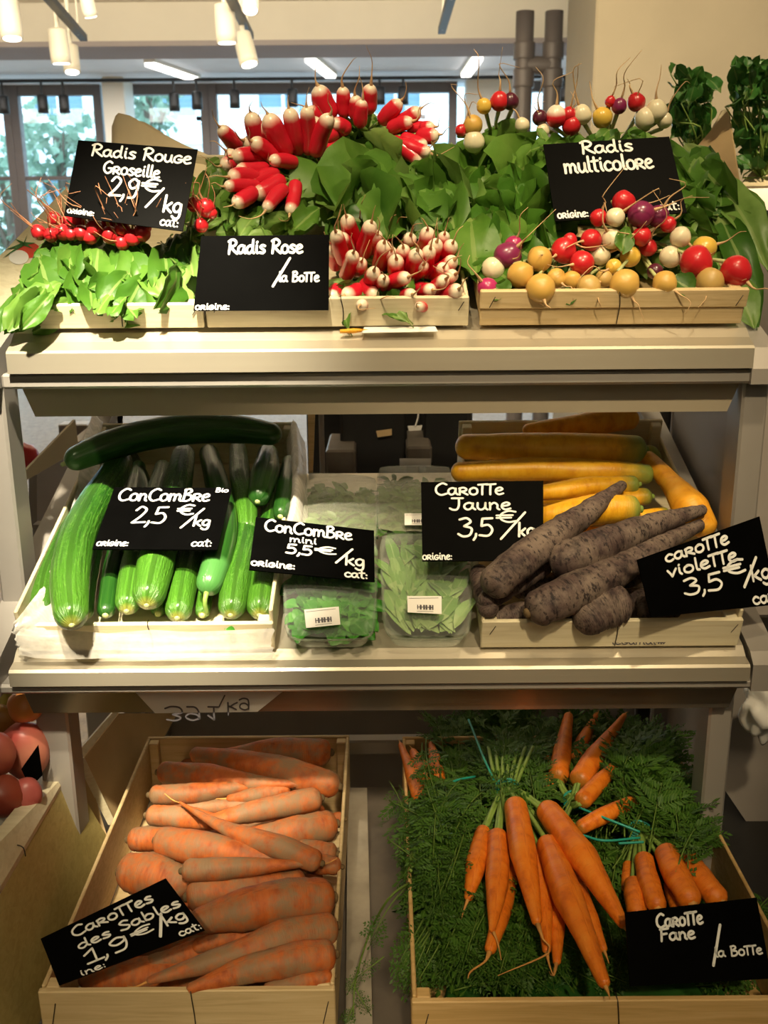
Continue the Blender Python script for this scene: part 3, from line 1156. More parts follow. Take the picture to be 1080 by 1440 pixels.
f, w = front_at(50, 467, 288, 1.178)
crate('wooden_crate', Vector((f.x, 1.178, 1.398)), w, .46, .07, .36, 'pale wooden crate on the top shelf under the small round red radishes', 'wood_pale', .030, side_h=.03)
f, w = front_at(292, 465, 658, 1.178)
crate('wooden_crate', Vector((f.x, 1.178, 1.398)), w, .46, .075, .36, 'pale wooden crate on the top shelf holding the long pink radishes', 'wood_pale', .036, side_h=.034)
f, w = front_at(674, 465, 1041, 1.178)
crate('wooden_crate', Vector((f.x, 1.178, 1.398)), w, .46, .075, .36, 'tan wooden crate on the top shelf holding the multicoloured radishes', 'wood', .044, two_board=True, side_h=.036)
f, w = front_at(27, 890, 386, 1.083)
CR_CUKE = crate('wooden_crate', Vector((f.x, 1.083, 1.033)), w, .42, .075, .33, 'pale wooden crate full of cucumbers on the middle shelf', 'wood_pale', .040, side_h=.055)
f, w = front_at(676, 888, 1039, 1.083)
CR_YEL = crate('wooden_crate', Vector((f.x, 1.083, 1.033)), w, .42, .075, .33, 'wooden crate of yellow and violet carrots on the middle shelf', 'wood_pale', .040, side_h=.050)
fl = P(57, 1388, .857)
fr = P(470, 1382, .857)
CR_SAND = crate('wooden_crate', Vector((fl.x, .857, .664)), fr.x - fl.x, .50, .094, .04, 'wooden crate of sandy carrots on the bottom tier', 'wood', .094, two_board=True)
fl = P(580, 1405, .838)
CR_FANE = crate('wooden_crate', Vector((fl.x, .838, .664)), .40, .52, .094, .03, 'large wooden crate of bunched carrots on the bottom tier', 'wood_warm', .094, two_board=True)
# handwriting along the lower edge of the carrot crate's front board is added with the signs

# milky plastic liner in the cucumber crate
def liner():
    mb = MB()
    n, k = 26, 9
    path = [M(132, 590, .085), M(118, 640, .085), M(112, 690, .07), M(92, 760, .05), M(66, 830, .04), M(38, 868, .042), M(35, 890, .035), M(200, 893, .034), M(380, 893, .036)]
    path[5] = P(36, 872, 1.073)
    path[6] = P(34, 896, 1.066)
    path[7] = P(200, 900, 1.066)
    path[8] = P(384, 897, 1.066)
    c = catmull(path, n)
    vs, fs = [], []
    for i, p in enumerate(c):
        for j in range(k + 1):
            a = j / k
            nn = noise.noise(Vector((i * .8, j * .7, 3))) * .006
            inward = Vector((.02 * (1 if i < n * .6 else 0), -.000, 0))
            vs.append(p + Vector((nn + .030 * a * (i < n * .62), -.004 - nn * (.3), .012 - .034 * a + nn)))
    for i in range(n):
        for j in range(k):
            b0 = i * (k + 1) + j
            fs.append((b0, b0 + 1, b0 + k + 2, b0 + k + 1))
    mb.add(vs, fs)
    # right edge of the liner
    c = catmull([M(415, 590, .09), M(418, 650, .085), M(416, 700, .08), M(405, 745, .075)], 14)
    vs, fs = [], []
    for i, p in enumerate(c):
        for j in range(6):
            nn = noise.noise(Vector((i * .9, j * .9, 9))) * .006
            vs.append(p + Vector((-.014 + j * .0055, nn, nn + .006 * math.sin(j) - .03 * abs(j - 2.5) / 2.5)))
    for i in range(14):
        for j in range(5):
            b0 = i * 6 + j
            fs.append((b0, b0 + 1, b0 + 7, b0 + 6))
    mb.add(vs, fs)
    o = mb.build('plastic_liner', MT['liner'])
    tag(o, 'milky crumpled plastic liner hanging over the cucumber crate', 'plastic liner')


liner()

# ------------------------------------------------------------------ things around the rack
def panel_thing(name, q, th, m, label, cat, parent=None):
    mb = MB()
    q = [Vector(p) for p in q]
    pn_ = (q[3] - q[0]).cross(q[1] - q[0])
    d_ = q[2] - EYE
    if abs(d_.normalized().dot(pn_.normalized())) > .08:      # keep the board flat
        q[2] = EYE + d_ * ((q[0] - EYE).dot(pn_) / d_.dot(pn_))
    slab(mb, q, th)
    o = mb.build(name, MT[m], parent, False)
    if parent is None and label:
        tag(o, label, cat)
    return o


# pale printed board at the far left of the top tier
bd = panel_thing('printed_crate_board', [P(-40, 400, 1.24), P(95, 262, 1.40), P(110, 330, 1.40), P(-20, 470, 1.22)], .004, 'wood_pale', 'cream crate board with a printed tomato at the far left of the top tier', 'crate board')
MT['print_red'] = plain('printed_red', (.60, .06, .03), .6, 0, .15)
MT['print_green'] = plain('printed_green', (.05, .16, .04), .6, 0, .15)
q = [P(-40, 400, 1.24), P(95, 262, 1.40), P(110, 330, 1.40), P(-20, 470, 1.22)]
bn = (q[3] - q[0]).cross(q[1] - q[0]).normalized()


def on_board(px, py, off=.0006):
    d = ray(px, py)
    t = (q[0] - EYE).dot(bn) / d.dot(bn)
    return EYE + d * t + bn * off


def disc_px(mb, cx, cy, rx, ry, off, n=20, a0=0, a1=2 * math.pi):
    c = on_board(cx, cy, off)
    vs = [c] + [on_board(cx + math.cos(a0 + (a1 - a0) * k / n) * rx, cy + math.sin(a0 + (a1 - a0) * k / n) * ry, off) for k in range(n + 1)]
    mb.add(vs, [(0, k + 2, k + 1) for k in range(n)])


mb = MB()
disc_px(mb, 40, 352, 17, 11, .0006)
mb.build('tomato_print', MT['print_red'], bd, False)
mb = MB()
disc_px(mb, 26, 362, 14, 10, .0009)
mb.build('tomato_highlight_print', MT['paper'], bd, False)
mb = MB()
for (a, b2) in (((33, 343), (6, 352)), ((33, 343), (20, 336)), ((33, 343), (38, 330)), ((33, 343), (50, 342)), ((33, 343), (2, 364)), ((33, 343), (46, 350))):
    v = [on_board(a[0], a[1] - 2, .0012), on_board(b2[0], b2[1], .0012), on_board(a[0], a[1] + 3, .0012)]
    mb.add(v, [(0, 1, 2)])
mb.build('tomato_leaf_print', MT['print_green'], bd, False)

# kraft paper bag behind the groseille sign
mb = MB()
nx, ny = 16, 8
tl, tr_, br, bl = P(158, 160, 1.62), P(330, 232, 1.58), P(330, 330, 1.50), P(158, 330, 1.50)
top_px = [(157, 178), (164, 158), (185, 163), (215, 182), (250, 200), (290, 216), (325, 238)]
vs, fs = [], []
for i in range(nx + 1):
    u = i / nx
    kx = u * (len(top_px) - 1)
    a = min(int(kx), len(top_px) - 2)
    tp = Vector(top_px[a]).lerp(Vector(top_px[a + 1]), kx - a)
    for j in range(ny + 1):
        v = j / ny
        y = tp.y + (335 - tp.y) * v
        vs.append(P(tp.x, y, 1.60 - .10 * v + .012 * noise.noise(Vector((u * 6, v * 3, 1)))))
front = list(vs)
back = [p + Vector((.01, .05, -.004)) for p in front]
for i in range(nx):
    for j in range(ny):
        b0 = i * (ny + 1) + j
        fs.append((b0, b0 + 1, b0 + ny + 2, b0 + ny + 1))
n0 = len(front)
fb = [tuple(x + n0 for x in f[::-1]) for f in fs]
rim = [(i * (ny + 1), (i + 1) * (ny + 1), n0 + (i + 1) * (ny + 1), n0 + i * (ny + 1)) for i in range(nx)]
mb.add(front + back, fs + fb)
o = mb.build('paper_bag', MT['kraft_pale'])
tag(o, 'pale kraft paper bag standing open behind the Radis Rouge sign', 'paper bag')

# pen and slip on the top shelf edge
mb = MB()
tube(mb, [P(478, 466, 1.166), P(500, 465, 1.168), P(518, 464, 1.17)], [.0022, .003, .0005], 8, 6)
o = mb.build('pencil', MT['carrot_orange_yellow'])
tag(o, 'small orange pencil lying at the front edge of the top shelf', 'pencil')
mb = MB()
slab(mb, [P(512, 460, 1.176), P(612, 459, 1.176), P(616, 466, 1.162), P(508, 468, 1.162)], .0006)
o = mb.build('paper_slip', MT['paper'], None, False)
tag(o, 'narrow white paper slip lying in front of the pink radish crate', 'paper slip')

# ---------- neighbour on the left: floor-standing stand and cream board
st = empty('neighbour_stand', (-1.0, 2.1, 0), 'grey metal produce stand behind the left post', 'stand')
panel_thing('side_panel', [P(52, 668, 2.1), P(150, 590, 2.4), P(150, 820, 2.4), P(52, 742, 2.1)], .02, 'grey_panel', None, None, st)
panel_thing('lower_rail', [P(46, 738, 2.05), P(160, 738, 2.05), P(160, 768, 2.05), P(46, 768, 2.05)], .03, 'grey_paint', None, None, st)
box(MB(), (P(100, 700, 2.5).x, 2.45, 0), (P(140, 700, 2.5).x, 2.5, P(100, 592, 2.5).z), .003).build('post', MT['grey_paint'], st, False)
panel_thing('cream_panel', [P(34, 664, 1.9), P(106, 590, 2.0), P(111, 633, 2.0), P(36, 676, 1.9)], .008, 'cream', None, None, st)
mb = MB()
blob(mb, P(36, 642, 2.2), .03, .03, .03, 3)
o = mb.build('red_pepper', MT['radish_red'])
tag(o, 'small red vegetable peeking over the cream crate end', 'vegetable')

# ---------- far left bottom: tilted yellow crate, papered crate, mangoes
yc = empty('tilted_crate', P(60, 1400, .80), 'yellowish wooden crate leaning at the far left of the bottom tier', 'crate')
panel_thing('side_panel', [P(-62, 1350, .79), P(97, 1085, 1.16), P(154, 1182, 1.15), P(20, 1530, .79)], .006, 'wood_yellow', None, None, yc)
a1_, a2_ = P(-70, 1262, .80), P(100, 1086, 1.17)
rail = MB()
slab(rail, [P(62, 1086, 1.15), P(98, 1083, 1.16), P(-62, 1352, .785), P(-105, 1292, .785)], .012)
rail.build('top_rail', MT['wood_pale'], yc, False)
w_ = MB()
tube(w_, [P(0, 1186, .99), P(30, 1190, .965), P(36, 1204, .955)], [.0007] * 3, 5)
w_.build('wire_tie', MT['wire'], yc)
pc = empty('papered_crate', P(130, 1100, 1.3), 'crate lined with tan paper between the left post and the sandy carrots', 'crate')
panel_thing('paper_panel', [P(118, 1066, 1.22), P(168, 1003, 1.34), P(250, 1003, 1.42), P(160, 1160, 1.22)], .004, 'kraft', None, None, pc)
panel_thing('edge_strip', [P(104, 1064, 1.21), P(160, 1000, 1.335), P(168, 1003, 1.34), P(118, 1070, 1.22)], .006, 'wood_pale', None, None, pc)
panel_thing('edge_strip', [P(104, 1064, 1.21), P(119, 1066, 1.215), P(164, 1160, 1.215), P(152, 1160, 1.21)], .006, 'wood_pale', None, None, pc)
panel_thing('side_panel', [P(100, 1064, 1.215), P(118, 1068, 1.22), P(158, 1200, 1.2), P(110, 1130, 1.2)], .006, 'kraft', None, None, pc)


def mango_mat(name, a, b2):
    m, nt, b = mat(name)
    f = noise_fac(nt, coords(nt), 12, 4)
    nt.links.new(ramp(nt, f, [(.38, a), (.62, b2)]), b.inputs['Base Color'])
    b.inputs['Roughness'].default_value = .38
    return m


mangos = [(36, 1054, 1.12, 36, 42, (.55, .10, .08), (.62, .22, .14), 'large pink mango beside the left post'),
          (36, 993, 1.12, 25, 24, (.66, .30, .05), (.70, .22, .06), 'orange mango on top by the left post'),
          (2, 985, 1.17, 26, 22, (.50, .40, .08), (.35, .36, .06), 'yellow-green mango at the far left top'),
          (4, 1012, 1.14, 20, 22, (.30, .13, .03), (.42, .22, .05), 'brown mango at the far left edge'),
          (-2, 1060, 1.08, 24, 32, (.52, .09, .08), (.58, .18, .10), 'pink mango at the left picture edge'),
          (6, 1120, 1.05, 30, 30, (.22, .03, .02), (.32, .06, .03), 'dark red mango low at the far left'),
          (38, 1118, 1.06, 22, 26, (.40, .07, .06), (.48, .12, .10), 'small dusky pink mango above the white crate rim')]
for i, (x, y, Y, rx, ry, ca, cb, lb) in enumerate(mangos):
    p = P(x, y, Y)
    k = pxsize(p)
    mb = MB()
    blob(mb, p, rx * k, rx * k * .9, ry * k, i, .12, 1.5)
    o = mb.build('mango', mango_mat('mango_skin_%d' % i, ca, cb))
    tag(o, lb, 'mango', 'mangoes at the far left')
mc = empty('mango_crate', P(0, 1200, 1.02), 'white rimmed crate holding the mangoes at the far left', 'crate')
panel_thing('front_rim', [P(-30, 1150, 1.04), P(60, 1128, 1.10), P(40, 1190, 1.08), P(-30, 1215, 1.02)], .006, 'paper', None, None, mc)
box(MB(), (P(-40, 1150, 1.06).x - .2, 1.0, .62), (P(52, 1150, 1.1).x - .03, 1.35, .70), .004).build('base', MT['dark_metal'], mc, False)
panel_thing('black_price_card', [P(30, 1082, 1.075), P(54, 1048, 1.085), P(60, 1090, 1.085), P(42, 1108, 1.075)], .002, 'slate', 'corner of a black price card stuck among the mangoes', 'price card')

# ---------- behind the middle shelf: dark cupboards with tags
dk = empty('dark_cupboard', (.02, 2.3, 0), 'black cupboard in the dark gap behind the plastic trays', 'cupboard')
box(MB(), (P(478, 600, 2.3).x, 2.3, .45), (P(572, 600, 2.3).x, 2.6, P(500, 575, 2.3).z), .006).build('body', MT['black'], dk, False)
panel_thing('paper_tag', [P(529, 606, 2.29), P(551, 603, 2.29), P(551, 612, 2.29), P(531, 615, 2.29)], .001, 'kraft', None, None, dk)
dk2 = box(MB(), (P(596, 600, 2.3).x, 2.3, 0), (P(660, 600, 2.3).x, 2.6, P(500, 560, 2.3).z), .006).build('dark_locker', MT['black'], None, False)
tag(dk2, 'tall black locker in the gap left of the yellow carrots', 'cupboard')
box(MB(), (P(440, 700, 2.6).x, 2.62, 0), (P(660, 700, 2.6).x, 2.7, P(540, 540, 2.6).z), .006)
bb = box(MB(), (P(432, 700, 2.7).x, 2.75, 0), (P(665, 700, 2.7).x, 2.85, 1.45), .006).build('grey_partition', MT['dark_metal'], None, False)
tag(bb, 'dark partition closing the gap behind the plastic trays', 'partition')
tg = empty('hanging_card', P(583, 601, 2.28), 'small white card hanging on a string in the dark gap', 'card')
panel_thing('card', [P(573, 599, 2.28), P(594, 598, 2.28), P(592, 605, 2.28), P(575, 606, 2.28)], .001, 'paper', None, None, tg)
s_ = MB()
tube(s_, [P(587, 570, 2.29), P(588, 585, 2.285), P(584, 600, 2.28)], [.0022] * 3, 5)
s_.build('string', MT['paper'], tg)
o = box(MB(), (P(571, 650, 2.25).x, 2.2, 1.0), (P(606, 650, 2.25).x, 2.4, P(590, 622, 2.25).z), .005).build('small_carton', MT['worn_panel'], None, False)
tag(o, 'small brown carton with a white lower edge behind the trays', 'carton')
panel_thing('white_edge', [P(562, 645, 2.19), P(606, 645, 2.19), P(606, 656, 2.19), P(562, 656, 2.19)], .002, 'paper', None, None, o)
o = box(MB(), (P(458, 650, 2.2).x, 2.2, .9), (P(500, 650, 2.2).x, 2.4, P(480, 633, 2.2).z), .005).build('brown_carton', MT['worn_panel'], None, False)
tag(o, 'brown carton behind the left plastic tray', 'carton')
o = panel_thing('wooden_strip', [P(433, 580, 1.56), P(443, 580, 1.56), P(440, 662, 1.46), P(434, 662, 1.46)], .006, 'wood_warm', 'thin orange wooden slat right of the cucumber crate', 'slat')
o = box(MB(), (P(448, 600, 1.9).x, 1.9, 0), (P(455, 600, 1.9).x, 1.92, 1.45), .002).build('grey_upright', MT['grey_panel'], None, False)
tag(o, 'slim grey upright in the dark gap behind the trays', 'upright')

# ---------- right side: grey cupboard, neighbouring stand, greens crate
gc = empty('grey_cupboard', (.75, 2.0, 0), 'grey metal cupboard behind the right post', 'cupboard')
box(MB(), (P(945, 600, 2.0).x, 2.0, 0), (1.2, 2.4, P(960, 560, 2.0).z), .005).build('body', MT['grey_panel'], gc, False)
box(MB(), (P(960, 600, 1.98).x, 1.98, P(960, 672, 1.98).z), (P(1100, 600, 1.98).x, 2.0, P(960, 585, 1.98).z), .005).build('door', MT['grey_panel'], gc, False)
box(MB(), (P(925, 600, 1.9).x, 1.92, 0), (P(948, 600, 1.9).x, 1.96, P(960, 560, 1.9).z), .004).build('post', MT['dark_metal'], gc, False)
ns = empty('neighbour_stand', (.62, 1.25, 0), 'brown-grey metal stand beyond the right post', 'stand')
panel_thing('side_panel', [P(1030, 955, 1.36), P(1140, 955, 1.36), P(1140, 1290, 1.05), P(985, 1060, 1.36)], .01, 'grey_panel', None, None, ns)
box(MB(), (.455, 1.1, .0), (.9, 1.5, .62), .006).build('lower_body', MT['dark_metal'], ns, False)
box(MB(), (.47, 1.25, 1.0), (.9, 1.6, 1.30), .006).build('upper_body', MT['grey_panel'], ns, False)
mb = MB()
slab(mb, [B(489, 1108, .0006), B(516, 1108, .0006), B(524, 1452, .0006), B(486, 1452, .0006)], .0012)
o = mb.build('card_strip', plain('dusty_card', (.36, .32, .26), .7, 0, .2, .3, 20), None, False)
tag(o, 'dusty pale card strip lying on the shelf right of the sandy carrot crate', 'card')
mb = MB()
blob(mb, P(1082, 990, 1.2), .034, .03, .05, 5, .35, 2.2, 40, 26)
o = mb.build('white_bag', MT['paper'], None, True)
tag(o, 'crumpled white bag at the right edge below the middle shelf', 'bag')
mb = MB()
slab(mb, [P(990, 742, 1.5), P(1026, 704, 1.56), P(1028, 760, 1.54), P(996, 790, 1.5)], .005)
o = mb.build('crate_side_board', MT['wood_pale'], None, False)
tag(o, 'pale wooden board leaning between the yellow carrots and the right post', 'board')

gb = empty('greens_crate', P(1010, 300, 1.95), 'brown wooden crate of dark leafy greens at the upper right edge', 'crate')
panel_thing('back_flap', [P(1000, 182, 1.90), P(1014, 156, 1.90), P(1026, 152, 1.90), P(1012, 200, 1.88)], .004, 'kraft_pale', None, None, gb)
panel_thing('end_panel', [P(972, 216, 1.85), P(1024, 154, 1.85), P(1040, 264, 1.78), P(990, 264, 1.78)], .006, 'kraft', None, None, gb)
panel_thing('front_panel', [P(1038, 262, 1.80), P(1084, 212, 1.95), P(1160, 212, 1.95), P(1160, 260, 1.79)], .006, 'kraft_pale', None, None, gb)
panel_thing('base_board', [P(1025, 266, 1.79), P(1160, 262, 1.79), P(1160, 292, 1.77), P(1030, 298, 1.77)], .01, 'grey_paint', None, None, gb)
box(MB(), (P(1040, 330, 1.8).x, 1.79, 0), (1.6, 2.3, P(1040, 290, 1.8).z), .005).build('stand', MT['grey_panel'], gb, False)

# ================================================================== HANDWRITTEN SIGNS
G = {
    'a': (.62, [[(.46, .50), (.28, .60), (.08, .46), (.05, .20), (.20, .02), (.38, .14), (.47, .50)], [(.47, .55), (.46, .20), (.58, .02)]]),
    'b': (.60, [[(.10, 1.0), (.09, .5), (.08, .03)], [(.09, .40), (.30, .58), (.50, .38), (.42, .08), (.22, .0), (.08, .12)]]),
    'c': (.52, [[(.44, .50), (.26, .60), (.06, .38), (.10, .10), (.28, .0), (.46, .10)]]),
    'd': (.64, [[(.46, .46), (.28, .58), (.07, .40), (.08, .12), (.26, .0), (.44, .20)], [(.48, 1.0), (.47, .5), (.48, .15), (.58, .02)]]),
    'e': (.54, [[(.08, .30), (.30, .34), (.44, .46), (.30, .60), (.10, .48), (.06, .20), (.22, .0), (.48, .08)]]),
    'f': (.46, [[(.42, .96), (.26, .98), (.20, .7), (.20, .3), (.19, 0)], [(.04, .55), (.38, .57)]]),
    'g': (.60, [[(.44, .52), (.26, .60), (.07, .42), (.10, .14), (.28, .06), (.44, .26), (.46, .54)], [(.46, .54), (.46, .0), (.40, -.28), (.20, -.34), (.04, -.22)]]),
    'i': (.30, [[(.12, .58), (.12, .2), (.20, .02)], [(.13, .80), (.15, .84)]]),
    'k': (.56, [[(.10, 1.0), (.09, .5), (.08, .0)], [(.46, .58), (.25, .38), (.10, .28)], [(.18, .34), (.32, .16), (.50, .0)]]),
    'l': (.28, [[(.12, 1.0), (.11, .5), (.12, .1), (.24, .02)]]),
    'm': (.86, [[(.06, .58), (.08, .3), (.07, .0)], [(.08, .38), (.24, .58), (.38, .42), (.38, .02)], [(.39, .38), (.56, .58), (.70, .40), (.70, .12), (.80, .0)]]),
    'n': (.60, [[(.07, .58), (.09, .3), (.08, .0)], [(.09, .38), (.28, .58), (.44, .40), (.44, .12), (.54, .0)]]),
    'o': (.58, [[(.30, .60), (.09, .46), (.08, .14), (.28, .0), (.48, .14), (.48, .46), (.30, .60), (.20, .57)]]),
    'r': (.58, [[(.08, .58), (.08, .3), (.07, .0)], [(.05, .54), (.28, .62), (.46, .48), (.36, .32), (.12, .28)], [(.16, .28), (.34, .14), (.52, .0)]]),
    's': (.50, [[(.42, .54), (.24, .60), (.10, .46), (.26, .32), (.42, .18), (.30, .02), (.06, .06)]]),
    't': (.46, [[(.20, .92), (.19, .5), (.20, .1), (.34, .0)], [(.02, .66), (.42, .70)]]),
    'T': (.46, [[(.22, .88), (.20, .4), (.20, .0)], [(-.02, .86), (.5, .90)]]),
    'u': (.60, [[(.08, .58), (.08, .18), (.24, .0), (.42, .18), (.46, .58)], [(.46, .58), (.46, .16), (.56, .0)]]),
    'v': (.52, [[(.06, .58), (.16, .3), (.24, .0)], [(.24, .0), (.36, .32), (.48, .60)]]),
    'R': (.70, [[(.12, 1.0), (.11, .5), (.08, .0)], [(.0, .90), (.30, 1.04), (.56, .84), (.44, .58), (.12, .50)], [(.20, .50), (.40, .24), (.68, .0)]]),
    'G': (.76, [[(.62, .90), (.40, 1.02), (.10, .72), (.10, .26), (.36, .0), (.62, .16), (.64, .42)], [(.42, .44), (.74, .44)]]),
    'P': (.66, [[(.12, 1.0), (.11, .5), (.08, .0)], [(.0, .92), (.30, 1.04), (.56, .82), (.42, .56), (.12, .48)]]),
    'M': (.90, [[(.06, .0), (.10, .5), (.16, .86)], [(.16, .86), (.30, .5), (.40, .28)], [(.40, .28), (.54, .56), (.66, .88)], [(.66, .88), (.72, .4), (.80, .0)]]),
    'C': (.74, [[(.68, .90), (.44, 1.02), (.12, .72), (.10, .26), (.36, .0), (.70, .12)]]),
    'J': (.62, [[(.06, 1.0), (.60, 1.0)], [(.40, 1.0), (.40, .4), (.30, .04), (.10, .02), (-.04, .14)]]),
    'V': (.62, [[(.04, .95), (.20, .5), (.30, .0)], [(.30, .0), (.44, .5), (.60, 1.0)]]),
    'S': (.58, [[(.52, .86), (.32, 1.0), (.10, .80), (.28, .54), (.50, .30), (.34, .02), (.04, .10)]]),
    'B': (.64, [[(.10, 1.0), (.10, .5), (.08, .0)], [(.06, .94), (.34, 1.02), (.48, .80), (.14, .54)], [(.14, .54), (.50, .46), (.54, .18), (.30, .0), (.06, .04)]]),
    'F': (.60, [[(.12, .98), (.11, .5), (.08, .0)], [(.04, .96), (.58, 1.0)], [(.10, .54), (.46, .58)]]),
    'q': (.60, [[(.48, .52), (.30, .60), (.08, .42), (.08, .12), (.28, .0), (.50, .12), (.50, .28)], [(.32, .28), (.58, .28)]]),
    '1': (.46, [[(.02, .68), (.30, 1.0)], [(.30, 1.0), (.29, .5), (.28, .0)], [(.02, .0), (.48, .02)]]),
    '2': (.62, [[(.08, .78), (.26, 1.02), (.50, .84), (.36, .46), (.04, .02)], [(.04, .02), (.58, .06)]]),
    '3': (.60, [[(.06, .94), (.34, 1.02), (.50, .80), (.24, .56)], [(.24, .56), (.54, .42), (.46, .06), (.20, -.02), (.0, .12)]]),
    '5': (.64, [[(.54, 1.0), (.14, .98)], [(.14, .98), (.10, .56)], [(.10, .56), (.38, .62), (.54, .34), (.38, .02), (.02, .04)]]),
    '9': (.58, [[(.48, .86), (.28, 1.0), (.06, .76), (.20, .50), (.44, .62), (.50, .90)], [(.50, .90), (.48, .4), (.36, .04), (.10, .0)]]),
    ',': (.24, [[(.12, .12), (.10, -.04), (.02, -.22)]]),
    ':': (.26, [[(.10, .48), (.12, .44)], [(.10, .08), (.12, .04)]]),
    'E': (.74, [[(.66, .92), (.40, 1.0), (.14, .70), (.14, .26), (.40, .0), (.68, .10)], [(-.02, .60), (.56, .62)], [(-.02, .38), (.50, .40)]]),   # euro
    '~': (.80, [[(.0, .3), (.12, .6), (.2, .1), (.34, .55), (.42, .05), (.56, .5), (.62, .1), (.78, .4)]]),
    '0': (.56, [[(.28, 1.0), (.06, .7), (.08, .2), (.28, .0), (.48, .3), (.46, .8), (.28, 1.0)]]),
}


def ribbon(mb, pts, w, f):
    """flat stroke along 2-D pts mapped by f to the board"""
    n = len(pts)
    vs, fs = [], []
    for i, p in enumerate(pts):
        a, b2 = pts[max(0, i - 1)], pts[min(n - 1, i + 1)]
        d = Vector((b2[0] - a[0], b2[1] - a[1]))
        d = d.normalized() if d.length > 1e-9 else Vector((1, 0))
        nn = Vector((-d.y, d.x)) * w / 2
        vs.append(f(p[0] + nn.x, p[1] + nn.y))
        vs.append(f(p[0] - nn.x, p[1] - nn.y))
    for i in range(n - 1):
        fs.append((2 * i, 2 * i + 1, 2 * i + 3, 2 * i + 2))
    mb.add(vs, fs)
    for p in (pts[0], pts[-1]):
        k = 8
        mb.add([f(p[0] + math.cos(2 * math.pi * j / k) * w / 2, p[1] + math.sin(2 * math.pi * j / k) * w / 2) for j in range(k)], [tuple(range(k))])


def write(mb, f, s, x0, x1, y, h, w):
    """string s from x0 to x1 (board units), baseline y (up), cap height h; w = stroke width"""
    tot = sum((G[c][0] if c != ' ' else .42) for c in s)
    kx = (x1 - x0) / tot
    x = x0
    for c in s:
        if c == ' ':
            x += .42 * kx
            continue
        gw, strokes = G[c]
        for st in strokes:
            pts = [Vector((x + a * kx, y + b2 * h, 0)) for a, b2 in st]
            if len(pts) > 2:
                pts = catmull(pts, 4 * (len(pts) - 1))
            ribbon(mb, [(p.x, p.y) for p in pts], w, f)
        x += gw * kx


def sign(q, lines, label, strokes=(), th=.0016, name='price_sign'):
    """q = TL TR BR BL world corners. lines: (text, u0, u1, vbase, cap) with u, v in 0..1 from the top-left"""
    q = [Vector(p) for p in q]
    # keep the board flat: the fourth corner lies in the plane of the other three
    pn_ = (q[3] - q[0]).cross(q[1] - q[0])
    d_ = q[2] - EYE
    q[2] = EYE + d_ * ((q[0] - EYE).dot(pn_) / d_.dot(pn_))
    mb = MB()
    n = slab(mb, q, th)
    o = mb.build(name, MT['slate'], None, False)
    tag(o, label, 'price sign', 'black price signs')
    W = ((q[1] - q[0]).length + (q[2] - q[3]).length) / 2
    H = ((q[3] - q[0]).length + (q[2] - q[1]).length) / 2

    def f(x, y):
        u, v = x / W, -y / H
        return (q[0] * (1 - u) + q[1] * u) * (1 - v) + (q[3] * (1 - u) + q[2] * u) * v + n * .0006

    t = MB()
    for (s, u0, u1, v, cap) in lines:
        sw = .0043 * max(.55, min(1.0, cap / .17)) * min(W / .15, H / .090)
        write(t, f, s, u0 * W, u1 * W, -v * H, cap * H, sw * .72)
    for (u0, v0, u1, v1) in strokes:
        ribbon(t, [(u0 * W, -v0 * H), ((u0 + u1) / 2 * W, -(v0 + v1) / 2 * H), (u1 * W, -v1 * H)], .0030 * W / .15, f)
    t.build('lettering', MT['chalk'], o, False)
    return o


sign([P(110, 197, 1.262), P(278, 210, 1.262), P(257, 325, 1.215), P(90, 303, 1.215)],
     [('Radis Rouqe', .13, .97, .19, .15), ('Groseille', .25, .73, .40, .15), ('2,9', .33, .58, .68, .24), ('E', .60, .76, .57, .15), ('kg', .80, .97, .80, .20), ('cat:', .80, .96, .965, .11), ('oriqine:', .02, .25, .96, .08)],
     'black price sign reading Radis Rouge Groseille, tilted among the small red radishes', [(.78, .52, .66, .77)])
sign([P(283, 332, 1.185), P(463, 330, 1.185), P(462, 436, 1.160), P(272, 437, 1.160)],
     [('Radis Rose', .22, .80, .24, .18), ('la BoTTe', .62, .93, .62, .13), ('oriqine:', .01, .27, .985, .09)],
     'black price sign reading Radis Rose, standing at the front of the pink radish crate', [(.70, .31, .58, .68)])
sign([P(764, 203, 1.30), P(941, 192, 1.30), P(966, 299, 1.245), P(781, 311, 1.245)],
     [('Radis', .29, .70, .16, .16), ('multicolore', .13, .83, .40, .20), ('oriqine:', .02, .26, .97, .10), ('cat:', .79, .96, .955, .11)],
     'black price sign reading Radis Multicolore, standing in the multicoloured radishes')
sign([M(161, 685, .112), M(326, 686, .112), M(306, 773, .098), M(130, 772, .098)],
     [('ConComBre', .06, .84, .235, .20), ('2,5', .24, .53, .60, .26), ('E', .60, .74, .46, .16), ('kg', .75, .90, .64, .16), ('oriqine:', .02, .28, .955, .10), ('cat:', .78, .95, .955, .11), ('Bio', .87, .98, .08, .07)],
     'black price sign reading Concombre bio, lying on the long cucumbers', [(.81, .36, .66, .67)])
sign([M(360, 727, .100), M(526, 746, .090), M(527, 818, .074), M(350, 801, .080)],
     [('ConComBre', .08, .82, .25, .22), ('mini', .30, .53, .41, .12), ('5,5', .28, .50, .63, .17), ('E', .52, .70, .57, .13), ('kg', .76, .93, .74, .22), ('oriqine:', .01, .37, .92, .13), ('cat:', .76, .95, .965, .14)],
     'black price sign reading Concombre mini, slanting over the small cucumbers and trays', [(.82, .43, .69, .72)])
